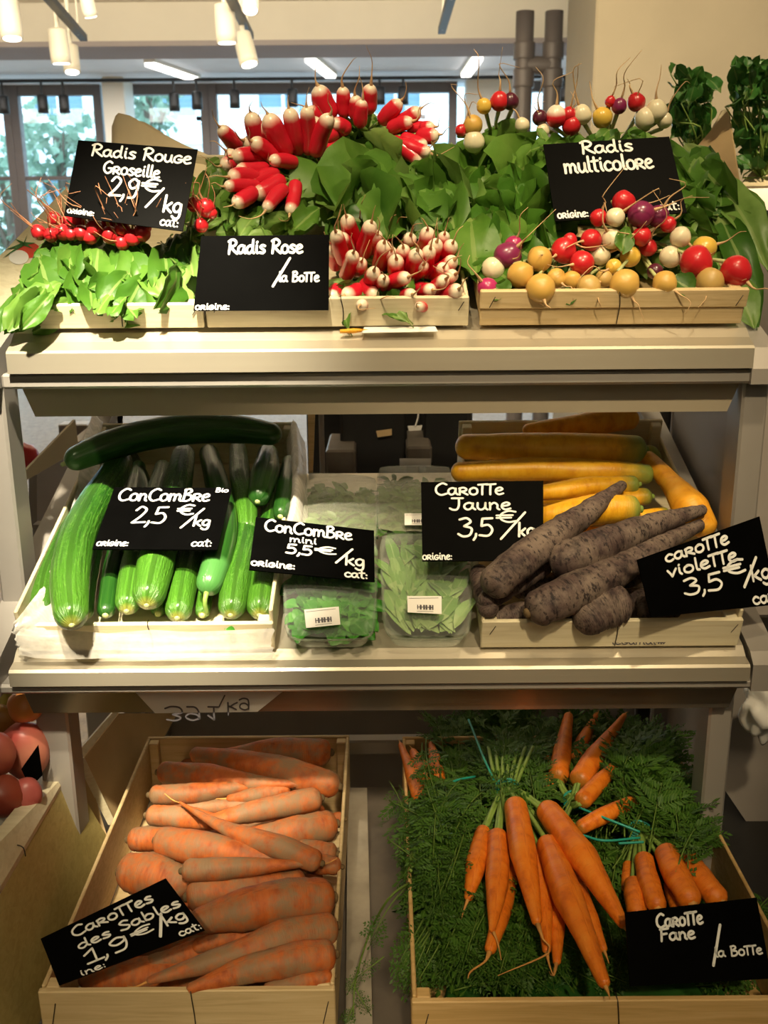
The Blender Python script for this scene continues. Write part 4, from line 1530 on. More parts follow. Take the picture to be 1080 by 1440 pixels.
sign([M(592, 678, .140), M(764, 676, .140), M(764, 788, .098), M(594, 789, .090)],
     [('CaroTTe', .11, .68, .175, .15), ('Jaune', .24, .74, .37, .15), ('3,5', .30, .60, .70, .22), ('E', .62, .79, .53, .14), ('kg', .79, .94, .71, .17), ('oriqine:', .0, .25, .985, .09)],
     'black price sign reading Carotte Jaune, leaning between the trays and yellow carrots', [(.85, .41, .65, .74)])
sign([M(896, 787, .122), M(1068, 726, .130), M(1094, 850, .085), M(916, 868, .072)],
     [('caroTTe', .20, .72, .19, .17), ('violeTTe', .19, .76, .42, .17), ('3,5', .29, .61, .73, .22), ('E', .63, .81, .57, .16), ('kg', .83, 1.0, .70, .18), ('cat:', .80, 1.02, .97, .14)],
     'black price sign reading Carotte Violette, slanting at the right end of the middle shelf', [(.90, .44, .76, .75)])
sign([B(57, 1320, .125), B(233, 1235, .165), B(288, 1308, .125), B(83, 1386, .100)],
     [('CaroTTes', .21, .84, .26, .18), ('des Sables', .21, .98, .51, .16), ('1,9', .22, .54, .82, .24), ('E', .57, .73, .70, .13), ('kg', .80, .97, .72, .17), ('cat:', .84, 1.0, .96, .12), ('ine:', .15, .33, .985, .11)],
     'black price sign reading Carottes des Sables, lying across the corner of the sandy carrot crate', [(.82, .50, .73, .84)])
sign([B(879, 1283, .150), B(1064, 1262, .150), B(1085, 1376, .105), B(886, 1387, .105)],
     [('CaroTTe', .22, .57, .26, .18), ('Fane', .24, .50, .44, .16), ('la BoTTe', .62, .97, .70, .12)],
     'black price sign reading Carotte Fane, leaning at the right of the bunched carrots', [(.69, .30, .60, .80)])
# handwriting on the carrot crate and a reflection, put in as a white sheet, under the middle shelf
p0, p1 = P(858, 905, 1.0805), P(938, 898, 1.0805)
t = MB()


def fcrate(x, y):
    return P(860 + x, 905 - y, 1.0808)


write(t, fcrate, 'lequmal~', 0, 76, -1, 9, 1.6)
t.build('lettering', MT['ink'], CR_YEL, False)
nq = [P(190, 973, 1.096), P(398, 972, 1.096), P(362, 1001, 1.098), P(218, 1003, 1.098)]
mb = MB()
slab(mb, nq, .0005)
pn = mb.build('reflection_sheet', MT['paper'], None, False)  # solid sheet standing in for a reflection in the steel, figures mirrored
tag(pn, 'white reflection with mirrored figures, put on the middle apron as a sheet', 'reflection sheet')
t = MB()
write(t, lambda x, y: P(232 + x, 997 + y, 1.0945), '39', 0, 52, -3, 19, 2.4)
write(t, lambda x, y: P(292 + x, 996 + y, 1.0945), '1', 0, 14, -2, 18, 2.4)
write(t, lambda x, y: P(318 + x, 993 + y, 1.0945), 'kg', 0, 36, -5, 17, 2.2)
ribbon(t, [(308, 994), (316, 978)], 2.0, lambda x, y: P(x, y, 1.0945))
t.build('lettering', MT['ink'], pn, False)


# ================================================================== VEGETABLES
def veg_bump(seed, amp, fr, along, fine=0.0):
    def b(t, an):
        v = Vector((t * along + seed * 7.3, math.cos(an) * fr, math.sin(an) * fr))
        r = 1 + amp * noise.noise(v)
        if fine:
            r += fine * noise.noise(Vector((t * 60 + seed, math.cos(an) * .8, math.sin(an) * .8)))
        return r
    return b


def veg(name, pts, hw, conv, m, cap=(1.0, 1.0), seg=18, n=22, bmp=None, parent=None):
    """pts = [(px, py, h)], hw in pixels along the path; first point is the thick (crown) end"""
    wp = [conv(*p) for p in pts]
    k = pxsize(wp[len(wp) // 2])
    rad = [x * k for x in hw]
    mb = MB()
    tube(mb, wp, rad, seg, n, cap[0], cap[1], bmp)
    o = mb.build(name, MT[m], parent)
    return o, wp, rad


# ---------------------------------------------------------------- cucumbers
CUKES = [
    ('cucumber', [(396, 613, .115), (340, 604, .118), (270, 603, .12), (205, 612, .12), (150, 628, .118), (91, 652, .112)][::-1], [15, 21, 22, 22, 20, 15], 'cuke_dark', 'long dark curved cucumber lying across the back of the cucumber crate'),
    ('cucumber', [(172, 640, .085), (160, 668, .085), (132, 710, .085), (108, 760, .085), (98, 820, .082), (101, 880, .075)], [18, 23, 25, 26, 26, 21], 'cuke', 'big bent cucumber at the left whose tip hangs over the crate front'),
    ('cucumber', [(132, 700, .040), (92, 755, .040), (66, 812, .040), (56, 862, .038)], [14, 17, 18, 14], 'cuke', 'cucumber lying lowest at the far left of the crate'),
    ('cucumber', [(150, 690, .040), (136, 750, .040), (124, 810, .038), (118, 868, .036)], [13, 14, 14, 12], 'cuke', 'slim dark cucumber tucked under the right side of the big bent one'),
    ('cucumber', [(196, 652, .035), (176, 730, .038), (158, 800, .036), (148, 866, .034)], [12, 13, 13, 12], 'cuke_dark', 'thin dark cucumber third along the crate front from the left'),
    ('cucumber', [(230, 652, .045), (212, 720, .050), (190, 790, .050), (178, 860, .040)], [13, 17, 19, 17], 'cuke', 'pale cucumber under the left half of the Concombre bio sign'),
    ('cucumber', [(260, 632, .075), (250, 680, .078), (234, 740, .076), (218, 800, .066), (206, 852, .058)], [17, 22, 24, 25, 20], 'cuke', 'thick cucumber with a yellowish tip poking out below the sign middle'),
    ('cucumber', [(292, 632, .060), (305, 680, .068), (316, 735, .072), (306, 785, .066), (290, 834, .056)][::-1], [17, 20, 18, 18, 15], 'cuke_dark', 'cucumber with a dark green end and a short stem hanging below the sign'),
    ('cucumber', [(334, 626, .060), (338, 670, .060), (346, 712, .060), (348, 750, .052)], [13, 16, 16, 12], 'cuke', 'narrow upright cucumber between the sign and the mini cucumbers'),
    ('cucumber', [(348, 722, .045), (342, 770, .048), (332, 815, .046), (324, 866, .040)], [16, 21, 22, 18], 'cuke', 'light green cucumber at the front left of the mini sign'),
    ('cucumber', [(278, 700, .035), (268, 760, .040), (258, 815, .040), (249, 870, .036)], [16, 20, 21, 18], 'cuke', 'rounded cucumber with a yellow-tipped end right of the sign middle, low at the front'),
    ('cucumber', [(388, 690, .035), (380, 745, .038), (372, 805, .038), (365, 866, .034)], [16, 20, 21, 19], 'cuke', 'cucumber at the right front corner below the mini sign'),
    ('mini_cucumber', [(378, 632, .075), (373, 665, .080), (362, 706, .076)], [14, 20, 15], 'cuke_dark', 'plump mini cucumber above the mini sign'),
    ('mini_cucumber', [(408, 645, .060), (402, 685, .064), (394, 727, .062)], [11, 14, 11], 'cuke_dark', 'small mini cucumber at the right edge of the crate above the mini sign'),
    ('cucumber', [(305, 760, .022), (292, 815, .022), (284, 866, .022)], [11, 12, 10], 'cuke', 'little piece of light cucumber under the hanging stem'),
    ('cucumber', [(182, 640, .030), (198, 672, .034), (206, 702, .034)], [11, 12, 10], 'cuke_dark', 'dark cucumber end in the shade left above the sign'),
    ('cucumber', [(238, 780, .018), (230, 825, .018), (222, 864, .018)], [12, 14, 11], 'cuke', 'light cucumber tip low between the two yellow-tipped cucumbers'),
]
for i, (nm, pts, hw, m_, lb) in enumerate(CUKES):
    def bmp(t, an, i=i):
        return 1 + .012 * math.cos(an * 5 + i) + .03 * noise.noise(Vector((t * 5 + i * 9, math.cos(an), math.sin(an)))) + .012 * noise.noise(Vector((t * 30 + i, math.cos(an) * 3, math.sin(an) * 3)))
    o, wp, rad = veg(nm, pts, hw, M, m_, (1.1, 1.1), 22, 26, bmp)
    tag(o, lb, 'cucumber', 'cucumbers in the middle crate')
    e0, e1 = wp[-1], wp[-2]
    d = (e0 - e1).normalized()
    s = MB()
    if 'stem' in lb and 'hanging below' in lb:
        d = (wp[0] - wp[1]).normalized()
        tube(s, [wp[0] - d * .002, wp[0] + d * .008 + Vector((0, 0, -.006)), wp[0] + Vector((.001, -.004, -.026))], [.0035, .0028, .0024], 8, 6)
        s.build('stem', MT['stalk'], o)
    elif i == 0:
        d = (wp[0] - wp[1]).normalized()
        tube(s, [wp[0] - d * .003, wp[0] + d * .006], [.0035, .003], 8, 4, 0, .8)
        s.build('stem', MT['stalk_pale'], o)
    else:
        tube(s, [e0 - d * .002, e0 + d * .0022], [.0042, .0030], 8, 4, 0, .8)
        s.build('blossom_end', MT['stalk_pale'], o)

# small leaf scraps on the crate front
mb = MB()
leaf(mb, P(315, 884, 1.072), P(331, 888, 1.070), .011, (0, -1, .3), shape='oval', nl=5, nw=4)
o = mb.build('leaf_scrap', MT['mint'])
tag(o, 'tiny green leaf scrap on the front board of the cucumber crate', 'leaf')


# ---------------------------------------------------------------- carrots (loose)
def carrot(nm, pts, hw, conv, m_, lb, group, i, crown=True, tail=False, cat='carrot', rough=0.05, crown_m='stalk', cap=(.7, .9)):
    o, wp, rad = veg(nm, pts, hw, conv, m_, cap, 20, 30, veg_bump(i, .10, .9, 4, rough))
    tag(o, lb, cat, group)
    d = (wp[0] - wp[1]).normalized()
    if crown:
        s = MB()
        r = rad[0]
        tube(s, [wp[0] - d * .004, wp[0] + d * .002, wp[0] + d * .0045], [r * .34, r * .30, r * .2], 10, 5, 0, .6)
        s.build('crown', MT[crown_m], o)
    if tail:
        s = MB()
        d = (wp[-1] - wp[-2]).normalized()
        a = wp[-1]
        tube(s, [a - d * .004, a + d * .012 + rnd_vec(.003), a + d * .026 + rnd_vec(.008)], [rad[-1] * .45, .0009, .0005], 6, 8)
        s.build('root_tail', MT['tail_orange'], o)
    return o


GS = 'sandy carrots in the left bottom crate'
MT['crown_brown'] = plain('brown_crown', (.14, .09, .04), .8, 0, .3, .3, 80)
SAND = [
    ([(466, 1058, .118), (390, 1056, .118), (300, 1064, .112)], [18, 18, 8], 'dark sandy carrot lying topmost at the very back of its crate'),
    ([(478, 1106, .100), (420, 1090, .108), (345, 1073, .110), (268, 1060, .108)], [17, 20, 19, 10], 'long carrot with a ringed crown at the right, second row from the back'),
    ([(222, 1086, .105), (290, 1090, .108), (360, 1101, .106), (425, 1103, .104)], [15, 17, 11, 4], 'carrot pointing right with its crown at the back left corner'),
    ([(210, 1118, .098), (270, 1116, .100), (330, 1108, .102), (378, 1102, .102)], [14, 15, 10, 4], 'slim carrot pointing right just below the back left crown'),
    ([(408, 1108, .096), (360, 1118, .096), (318, 1124, .094)], [12, 12, 5], 'short carrot end in the middle third row'),
    ([(360, 1130, .086), (300, 1134, .084), (240, 1138, .082)], [10, 11, 8], 'shaded carrot mostly buried in the third row'),
    ([(206, 1146, .090), (260, 1150, .092), (325, 1160, .092)], [14, 16, 9], 'carrot with its crown at the left, fourth from the back'),
    ([(452, 1122, .100), (400, 1132, .102), (345, 1144, .102), (280, 1160, .098)], [17, 18, 15, 8], 'carrot pointing left with a sandy crown at the right, under the thin one'),
    ([(474, 1158, .088), (420, 1168, .090), (345, 1178, .088)], [20, 21, 12], 'very sandy greyish carrot under the middle of the thin one'),
    ([(484, 1152, .080), (466, 1150, .080)], [9, 9], 'small orange carrot end touching the right crate side'),
    ([(452, 1214, .112), (400, 1194, .122), (345, 1176, .124), (300, 1156, .122), (252, 1128, .116)], [15, 17, 14, 8, 1.6], 'thin tapering carrot lying diagonally on top of the pile'),
    ([(180, 1181, .092), (205, 1180, .094), (238, 1180, .092)], [16, 18, 16], 'blunt carrot end sticking out at the left of the big one'),
    ([(219, 1182, .105), (275, 1191, .110), (340, 1203, .108), (420, 1216, .104)], [20, 25, 20, 9], 'big carrot pointing right with a dark crown at the left'),
    ([(256, 1225, .112), (310, 1222, .116), (370, 1218, .116), (446, 1214, .114)], [16, 16, 11, 2.5], 'smooth carrot tapering right below the big one'),
    ([(474, 1200, .088), (445, 1196, .090), (415, 1192, .088)], [14, 14, 12], 'dark-stubbed carrot end at the right side of the crate'),
    ([(480, 1219, .090), (452, 1216, .092), (410, 1218, .090)], [12, 14, 10], 'carrot end with a curled root thread at the right side'),
    ([(168, 1226, .078), (210, 1230, .082), (270, 1246, .080)], [26, 30, 22], 'fat carrot at the left above the price sign'),
    ([(262, 1262, .085), (330, 1250, .090), (430, 1236, .088)], [22, 22, 14], 'carrot half hidden between the fat front one and the smooth one'),
    ([(470, 1262, .100), (410, 1266, .108), (340, 1280, .108), (265, 1300, .100)], [27, 32, 29, 16], 'thickest sandy carrot in front, patchy with dried sand'),
    ([(372, 1312, .075), (320, 1320, .074), (270, 1332, .070)], [12, 14, 10], 'shadowed carrot between the two front rows'),
    ([(474, 1302, .098), (400, 1318, .104), (320, 1346, .100), (206, 1380, .090)], [22, 25, 19, 5], 'long carrot pointing to the lower left, second from the front'),
    ([(472, 1342, .098), (410, 1350, .102), (340, 1366, .098), (262, 1392, .088)], [21, 24, 18, 7], 'front carrot with its tip behind the front board'),
    ([(468, 1374, .086), (425, 1380, .086), (370, 1392, .080)], [12, 14, 8], 'low carrot peeking over the front board at the right'),
    ([(330, 1322, .060), (270, 1340, .060), (205, 1358, .055)], [14, 16, 12], 'dark carrot beside the price sign, low in the pile'),
]
for i, (pts, hw, lb) in enumerate(SAND):
    carrot('sandy_carrot', pts, hw, B, 'carrot_sand', lb, GS, i, True, hw[-1] < 6, crown_m='crown_brown')
# buried layer
for i, (y, xa, xb) in enumerate(((1075, 440, 250), (1110, 240, 450), (1150, 460, 230), (1190, 230, 460), (1240, 455, 200), (1290, 200, 450), (1335, 455, 190), (1375, 250, 450), (1368, 285, 110), (1330, 300, 125), (1296, 300, 140))):
    carrot('sandy_carrot', [(xa, y, .042), ((xa + xb) / 2, y + 4, .045), (xb, y + 8, .042)], [22, 24, 14], B, 'carrot_sand', 'sandy carrot buried under the others in the bottom left crate', GS, 50 + i, False, False)

GY = 'yellow carrots in the right middle crate'
YEL = [
    ([(908, 632, .098), (840, 632, .104), (740, 630, .104), (640, 628, .100)], [18, 22, 22, 17], 'carrot_yellow', 'big straight yellow carrot with a green crown lying along the crate back'),
    ([(896, 588, .090), (840, 594, .094), (735, 606, .090)], [15, 17, 9], 'carrot_orange_yellow', 'amber carrot at the very back under the upper apron'),
    ([(918, 668, .084), (850, 663, .092), (750, 660, .094), (634, 664, .090)], [14, 17, 17, 13], 'carrot_yellow', 'yellow carrot second from the back, tip above the Carotte Jaune sign'),
    ([(898, 681, .096), (830, 684, .100), (790, 690, .098), (735, 696, .086)], [12, 14, 13, 9], 'carrot_yellow', 'bright yellow carrot lying on the two green-crowned ones'),
    ([(900, 716, .096), (845, 716, .098), (800, 722, .090), (745, 730, .076)], [18, 22, 19, 12], 'carrot_yellow', 'thick yellow carrot with a brown-green crown just behind the topmost violet carrot'),
    ([(916, 698, .080), (870, 702, .080), (800, 712, .078)], [12, 14, 10], 'carrot_yellow', 'yellow carrot whose green crown shows between two others'),
    ([(940, 722, .068), (900, 730, .072), (850, 745, .070)], [9, 13, 12], 'carrot_yellow', 'greenish yellow carrot end right beside the diagonal amber one'),
    ([(1000, 752, .060), (972, 716, .080), (942, 678, .088), (908, 640, .090)], [15, 25, 15, 11], 'carrot_orange_yellow', 'amber carrot lying diagonally along the right crate side'),
]
for i, (pts, hw, m_, lb) in enumerate(YEL):
    carrot('yellow_carrot', pts, hw, M, m_, lb, GY, 100 + i, i != 1, False, crown_m='stalk' if i != 7 else 'crown_brown', rough=.03)
GV = 'violet carrots in the right middle crate'
VIO = [
    ([(684, 832, .085), (720, 798, .100), (785, 750, .108), (840, 710, .112), (878, 680, .110)], [24, 25, 22, 15, 7], 'violet carrot lying topmost and pointing up right, left of the others'),
    ([(776, 790, .088), (800, 786, .096), (850, 764, .104), (920, 737, .104), (992, 716, .098)], [24, 27, 25, 17, 8], 'greyish violet carrot with a blunt rounded crown in the middle'),
    ([(742, 862, .066), (790, 840, .075), (860, 806, .082), (930, 765, .084), (988, 736, .080)], [24, 27, 24, 16, 8], 'long violet carrot in front with its crown at the lower left'),
    ([(770, 790, .068), (725, 818, .068), (676, 850, .062)], [16, 18, 13], 'short violet carrot crossing under the topmost one'),
    ([(672, 800, .060), (682, 835, .058), (690, 866, .052)], [14, 16, 13], 'dark violet carrot end against the left crate side'),
    ([(888, 846, .060), (850, 856, .055), (810, 880, .045)], [24, 30, 24], 'violet carrot end low in front left of the sign'),
    ([(905, 840, .045), (910, 870, .040)], [12, 12], 'grey violet carrot bit beside the slanting sign'),
    ([(680, 872, .032), (730, 862, .034), (790, 850, .034)], [14, 16, 12], 'dark violet carrot at the bottom left behind the front board'),
]
for i, (pts, hw, lb) in enumerate(VIO):
    carrot('violet_carrot', pts, hw, M, 'carrot_violet', lb, GV, 130 + i, i in (1, 2), False, crown_m='crown_brown', rough=.12)
for i, (pts, m_) in enumerate((([(900, 690, .035), (800, 690, .036), (690, 700, .034)], 'carrot_yellow'), ([(690, 770, .035), (800, 760, .036), (960, 770, .034)], 'carrot_yellow'), ([(960, 800, .03), (860, 810, .03), (720, 830, .03)], 'carrot_violet'), ([(960, 850, .026), (880, 850, .026), (760, 870, .026)], 'carrot_violet'), ([(930, 650, .035), (800, 645, .036), (680, 650, .034)], 'carrot_yellow'))):
    y_ = m_ == 'carrot_yellow'
    carrot('yellow_carrot' if y_ else 'violet_carrot', pts, [22, 22, 14], M, m_, ('yellow' if y_ else 'violet') + ' carrot buried under the others in the right middle crate', GY if y_ else GV, 160 + i, False)


# ---------------------------------------------------------------- plastic trays
def tray(q, depth, label, herb, hlabel, film_m, sticker=None, n=60, fill='mint', seed=0):
    """q = rim corners TL TR BR BL in world space"""
    q = [Vector(p) for p in q]
    nrm = (q[3] - q[0]).cross(q[1] - q[0]).normalized()

    def uv(u, v, d=0.0):
        return (q[0] * (1 - u) + q[1] * u) * (1 - v) + (q[3] * (1 - u) + q[2] * u) * v - nrm * d

    root = empty('plastic_tray', uv(.5, .5, depth), label, 'plastic tray', 'wrapped herb trays')
    ring = []
    K = 40
    for k in range(K):
        a = 2 * math.pi * k / K
        c, s = math.cos(a), math.sin(a)
        e = 2 / 7.0
        ring.append((.5 + .5 * math.copysign(abs(c) ** e, c), .5 + .5 * math.copysign(abs(s) ** e, s)))
    levels = [(1.03, -.001), (1.03, .003), (.985, .004), (.95, .012), (.91, depth * .7), (.86, depth * .93), (.78, depth)]
    mb = MB()
    vs, fs = [], []
    for (sc, d) in levels:
        for j, (u, v) in enumerate(ring):
            rib = .006 * math.cos(j * math.pi) if .003 < d < depth * .9 else 0
            vs.append(uv(.5 + (u - .5) * (sc + rib), .5 + (v - .5) * (sc + rib), d))
    for i in range(len(levels) - 1):
        for k in range(K):
            k2 = (k + 1) % K
            fs.append((i * K + k, i * K + k2, (i + 1) * K + k2, (i + 1) * K + k))
    fs.append(tuple((len(levels) - 1) * K + k for k in range(K)))
    mb.add(vs, fs)
    mb.build('tray_shell', MT['tray'], root)
    mb = MB()
    nn = 16
    vs, fs = [], []
    for i in range(nn + 1):
        for j in range(nn + 1):
            u, v = i / nn, j / nn
            # squash the square to the rounded rim
            a, b2 = (u - .5) * 2, (v - .5) * 2
            m = 1 - .06 * (a * a * b2 * b2)
            bul = .006 * (1 - a * a) * (1 - b2 * b2)
            wr = .0016 * noise.noise(Vector((u * 9 + seed, v * 3 + a * b2 * 4, seed)))
            vs.append(uv(.5 + a * m * .505, .5 + b2 * m * .505, -.0015 - bul - wr))
    for i in range(nn):
        for j in range(nn):
            b0 = i * (nn + 1) + j
            fs.append((b0, b0 + 1, b0 + nn + 2, b0 + nn + 1))
    mb.add(vs, fs)
    mb.build('wrap_film', MT[film_m], root)
    if sticker:
        sq, tx = sticker
        sqw = [uv(u, v, -.0095) for u, v in sq]
        mb = MB()
        slab(mb, sqw, .0004)
        so = mb.build('price_sticker', MT['paper'], root, False)
        t = MB()

        def f(x, y):
            u, v = x, -y
            return (sqw[0] * (1 - u) + sqw[1] * u) * (1 - v) + (sqw[3] * (1 - u) + sqw[2] * u) * v + nrm * .0004
        for c, (a, b2) in enumerate(((.30, .38), (.40, .48), (.50, .55), (.57, .65), (.68, .74))):
            ribbon(t, [(a, -.55), (a, -.80)], .03, f)
            ribbon(t, [(b2, -.55), (b2, -.80)], .04, f)
            ribbon(t, [(a, -.67), (b2, -.67)], .05, f)
        ribbon(t, [(.05, -.15), (.9, -.12)], .02, f)
        ribbon(t, [(.28, -.92), (.75, -.90)], .02, f)
        t.build('lettering', MT['ink'], so, False)
    # herbs, loose inside
    mb = MB()
    rr = random.Random(seed)
    for _ in range(n):
        u, v = rr.uniform(.15, .85), rr.uniform(.16, .84)
        d = rr.uniform(.007, depth * .6)
        if herb == 'fine':
            u, v = rr.uniform(.12, .88), rr.uniform(.12, .88)
            d = rr.uniform(.012, depth * .8)
        if herb == 'long':
            b2 = uv(u, min(.86, v + .1), d + .004)
            an = rr.gauss(0, .35)
            tip = b2 + ((q[0] - q[3]).normalized() * math.cos(an) + (q[1] - q[0]).normalized() * math.sin(an)) * rr.uniform(.045, .075)
            W = rr.uniform(.012, .02)
            shp, kw = 'lance', dict(petiole=.02, wav=.03)
        elif herb == 'fine':
            b2 = uv(u, v, d)
            tip = b2 + ((q[0] - q[3]).normalized() * rr.uniform(-1, 1) + (q[1] - q[0]).normalized() * rr.uniform(-1, 1) + nrm * rr.uniform(-.5, .25)).normalized() * rr.uniform(.014, .028)
            W = rr.uniform(.008, .015)
            shp, kw = 'oval', dict(petiole=.1, wav=.08, nl=4, nw=2)
        else:
            b2 = uv(u, v, d)
            an = rr.uniform(0, 6.28)
            tip = b2 + ((q[0] - q[3]).normalized() * math.cos(an) + (q[1] - q[0]).normalized() * math.sin(an)) * rr.uniform(.020, .034) + nrm * rr.uniform(-.008, .004)
            W = rr.uniform(.015, .024)
            shp, kw = 'oval', dict(petiole=.08, wav=.10)
        leaf(mb, b2, tip, W, nrm + Vector((rr.uniform(-.4, .4), rr.uniform(-.3, .3), rr.uniform(-.3, .3))), shape=shp, seed=rr.random() * 40, **kw)
    ho = mb.build('herb_leaves', MT[fill], None)
    tag(ho, hlabel, 'herbs', None, 'stuff')
    return root


tray([M(398, 752, .055), M(531, 757, .055), M(527, 896, .036), M(401, 897, .036)], .032, 'clear tray of mint leaves in front, below the Concombre mini sign', 'mint', 'fresh mint leaves packed in the front left plastic tray', 'film',
     ([(.22, .800), (.60, .770), (.62, .935), (.24, .965)], 0), 260, 'mint', 1)
tray([M(534, 752, .055), M(664, 752, .055), M(661, 896, .036), M(541, 896, .036)], .032, 'clear tray of long pale green leaves in front, right of the mint tray', 'long', 'long pale green leaves packed in the front right plastic tray', 'film',
     ([(.275, .68), (.665, .68), (.665, .845), (.275, .83)], 0), 130, 'sage', 2)
MT['herb_dim'] = leafmat('fine_herb', (.03, .10, .015), (.06, .16, .025), (.12, .24, .05), (.12, .22, .05), .2)
tray([M(432, 664, .060), M(530, 672, .060), M(530, 762, .055), M(424, 756, .055)], .030, 'fogged tray of herbs behind the Concombre mini sign', 'fine', 'fine green herbs inside the fogged back left tray', 'film_fog', None, 800, 'herb_dim', 3)
tray([M(532, 656, .062), M(634, 656, .062), M(638, 748, .055), M(530, 748, .055)], .030, 'fogged tray of fine herbs behind the tray of long leaves', 'fine', 'fine dark herbs inside the fogged back right tray', 'film_fog',
     ([(.36, .82), (.70, .82), (.70, .985), (.36, .985)], 0), 800, 'herb_dim', 4)

# ================================================================== BUNCHED CARROTS (bottom right)
def bcurve(mb, pts, r, seg=6, n=None):
    tube(mb, pts, r, seg, n or 10)


def carrot_bunch(label, tie, carrots, fronds, stem_extra=(), tie_tails=(), dim=0):
    """tie = (px, py, h); carrots = [(pts, hw, tail_pts or None)]"""
    tp = B(*tie)
    root = empty('carrot_bunch', (tp.x, tp.y, BOT[0]), label, 'carrot bunch', 'bunched carrots in the right bottom crate')
    stems = MB()
    for i, (pts, hw, tails) in enumerate(carrots):
        wp = [B(*p) for p in pts]
        k = pxsize(wp[0])
        mb = MB()
        tube(mb, wp, [x * k for x in hw], 18, 26, .8, .9, veg_bump(i + tie[0], .08, .9, 4, .03))
        co = mb.build('carrot', MT['carrot'], root)
        d = (wp[0] - wp[1]).normalized()
        for j in range(3):
            a = wp[0] - d * .003 + rnd_vec(.003)
            e = tp + rnd_vec(.004)
            midp = a.lerp(e, .5) + d * (a - e).length * .18
            bcurve(stems, [a, midp, e], [.0032, .0026, .0022])
        t = MB()
        lo = wp[-1]
        dd = (wp[-1] - wp[-2]).normalized()
        if tails:
            tw = [lo - dd * .003] + [B(*p) for p in tails]
            bcurve(t, tw, [hw[-1] * k * .6] + [.0011] * (len(tw) - 2) + [.0004])
        else:
            bcurve(t, [lo - dd * .003, lo + dd * .008, lo + dd * .014 + rnd_vec(.002)], [hw[-1] * k * .55, .0009, .0004])
        t.build('root_tail', MT['tail_orange'], co)
    for st in stem_extra:
        w = [B(*p) for p in st]
        bcurve(stems, w, [.0026] * len(w))
    stems.build('stalks', MT['stalk'], root)
    ti = MB()
    k = pxsize(tp)
    for dz in (-.0035, 0, .0035):
        ringp = [tp + Vector((math.cos(a) * 15 * k, math.sin(a) * 9 * k, dz + math.sin(a) * .005)) for a in np.linspace(0, 2 * math.pi, 13)]
        tube(ti, ringp, [.0016] * 4, 6, 20)
    for tl in tie_tails:
        w = [B(*p) for p in tl]
        tube(ti, w, [.0017] * len(w), 5, 16)
    ti.build('raffia_tie', MT['tie'], root)
    fo = MB()
    for (reg, toward, n, Lr, Wr, h, ang) in fronds:
        x0, y0, x1, y1 = reg
        for _ in range(n):
            tx, ty = R.uniform(x0, x1), R.uniform(y0, y1)
            an = math.atan2(ty - toward[1], tx - toward[0]) + R.gauss(0, ang)
            L = R.uniform(*Lr)
            hh = h + R.uniform(-.022, .018)
            a, c = B(tx - math.cos(an) * L, ty - math.sin(an) * L, hh - .005), B(tx, ty, hh - .01)
            frond(fo, a, c, (c - a).length * R.uniform(*Wr), to_cam(c) + Vector((0, 0, .6)) + rnd_vec(.5), pairs=R.randint(8, 12))
    if fo.v:
        fo.build('foliage', MT['frond'], root)
    return root


# dense lower greens belong to the left bunch and the top bunch
carrot_bunch('carrot bunch at the left whose green tops fill the crate front', (628, 1140, .085),
             [([(594, 1132, .085), (582, 1095, .090), (563, 1046, .092)], [12, 11, 4], None),
              ([(606, 1106, .088), (592, 1080, .09), (580, 1055, .088)], [13, 12, 5], None),
              ([(616, 1100, .09), (612, 1072, .092), (606, 1045, .09)], [11, 10, 4], None),
              ([(600, 1160, .07), (592, 1140, .07), (580, 1118, .068)], [13, 12, 7], None),
              ([(655, 1168, .07), (668, 1156, .07), (680, 1140, .07)], [13, 12, 7], None)],
             [((592, 1180, 690, 1300), (632, 1130), 46, (90, 150), (.32, .5), .085, .35),
              ((602, 1260, 740, 1395), (640, 1130), 62, (90, 160), (.34, .5), .070, .4),
              ((580, 1260, 620, 1380), (640, 1130), 6, (100, 150), (.3, .45), .075, .35),
              ((620, 1290, 870, 1395), (700, 1130), 60, (90, 150), (.34, .5), .055, .5),
              ((618, 1160, 890, 1390), (700, 1100), 120, (80, 140), (.42, .6), .034, .7),
              ((585, 1190, 645, 1300), (625, 1130), 40, (100, 160), (.22, .36), .098, .18),
              ((640, 1335, 905, 1402), (740, 1150), 70, (60, 110), (.45, .65), .045, .6),
              ((900, 1320, 1075, 1400), (900, 1180), 34, (70, 120), (.45, .65), .030, .6),
              ((596, 1360, 660, 1402), (650, 1250), 14, (60, 100), (.45, .65), .040, .4)],
             [[(628 + dx * .7 + R.uniform(-3, 3), 1140, .095), (622 + dx * 2.0 + R.uniform(-8, 8), 1172 + R.uniform(-8, 8), .108 + R.uniform(-.008, .008)), (614 + dx * 2.6 + R.uniform(-14, 14), 1208 + R.uniform(-22, 22), .088 + R.uniform(-.01, .01))] for dx in (-16, -13, -10, -7, -4, -1, 2, 5, 8, 11, 14, 17)] +
             [[(628 + dx, 1142, .085), (612 + dx, 1118, .09), (600 + dx * .8, 1096, .09)] for dx in (-8, -3, 3, 8)],
             [[(628, 1150, .095), (612, 1115, .10), (640, 1098, .105), (668, 1092, .10)], [(628, 1140, .095), (606, 1158, .1), (596, 1180, .09)]])
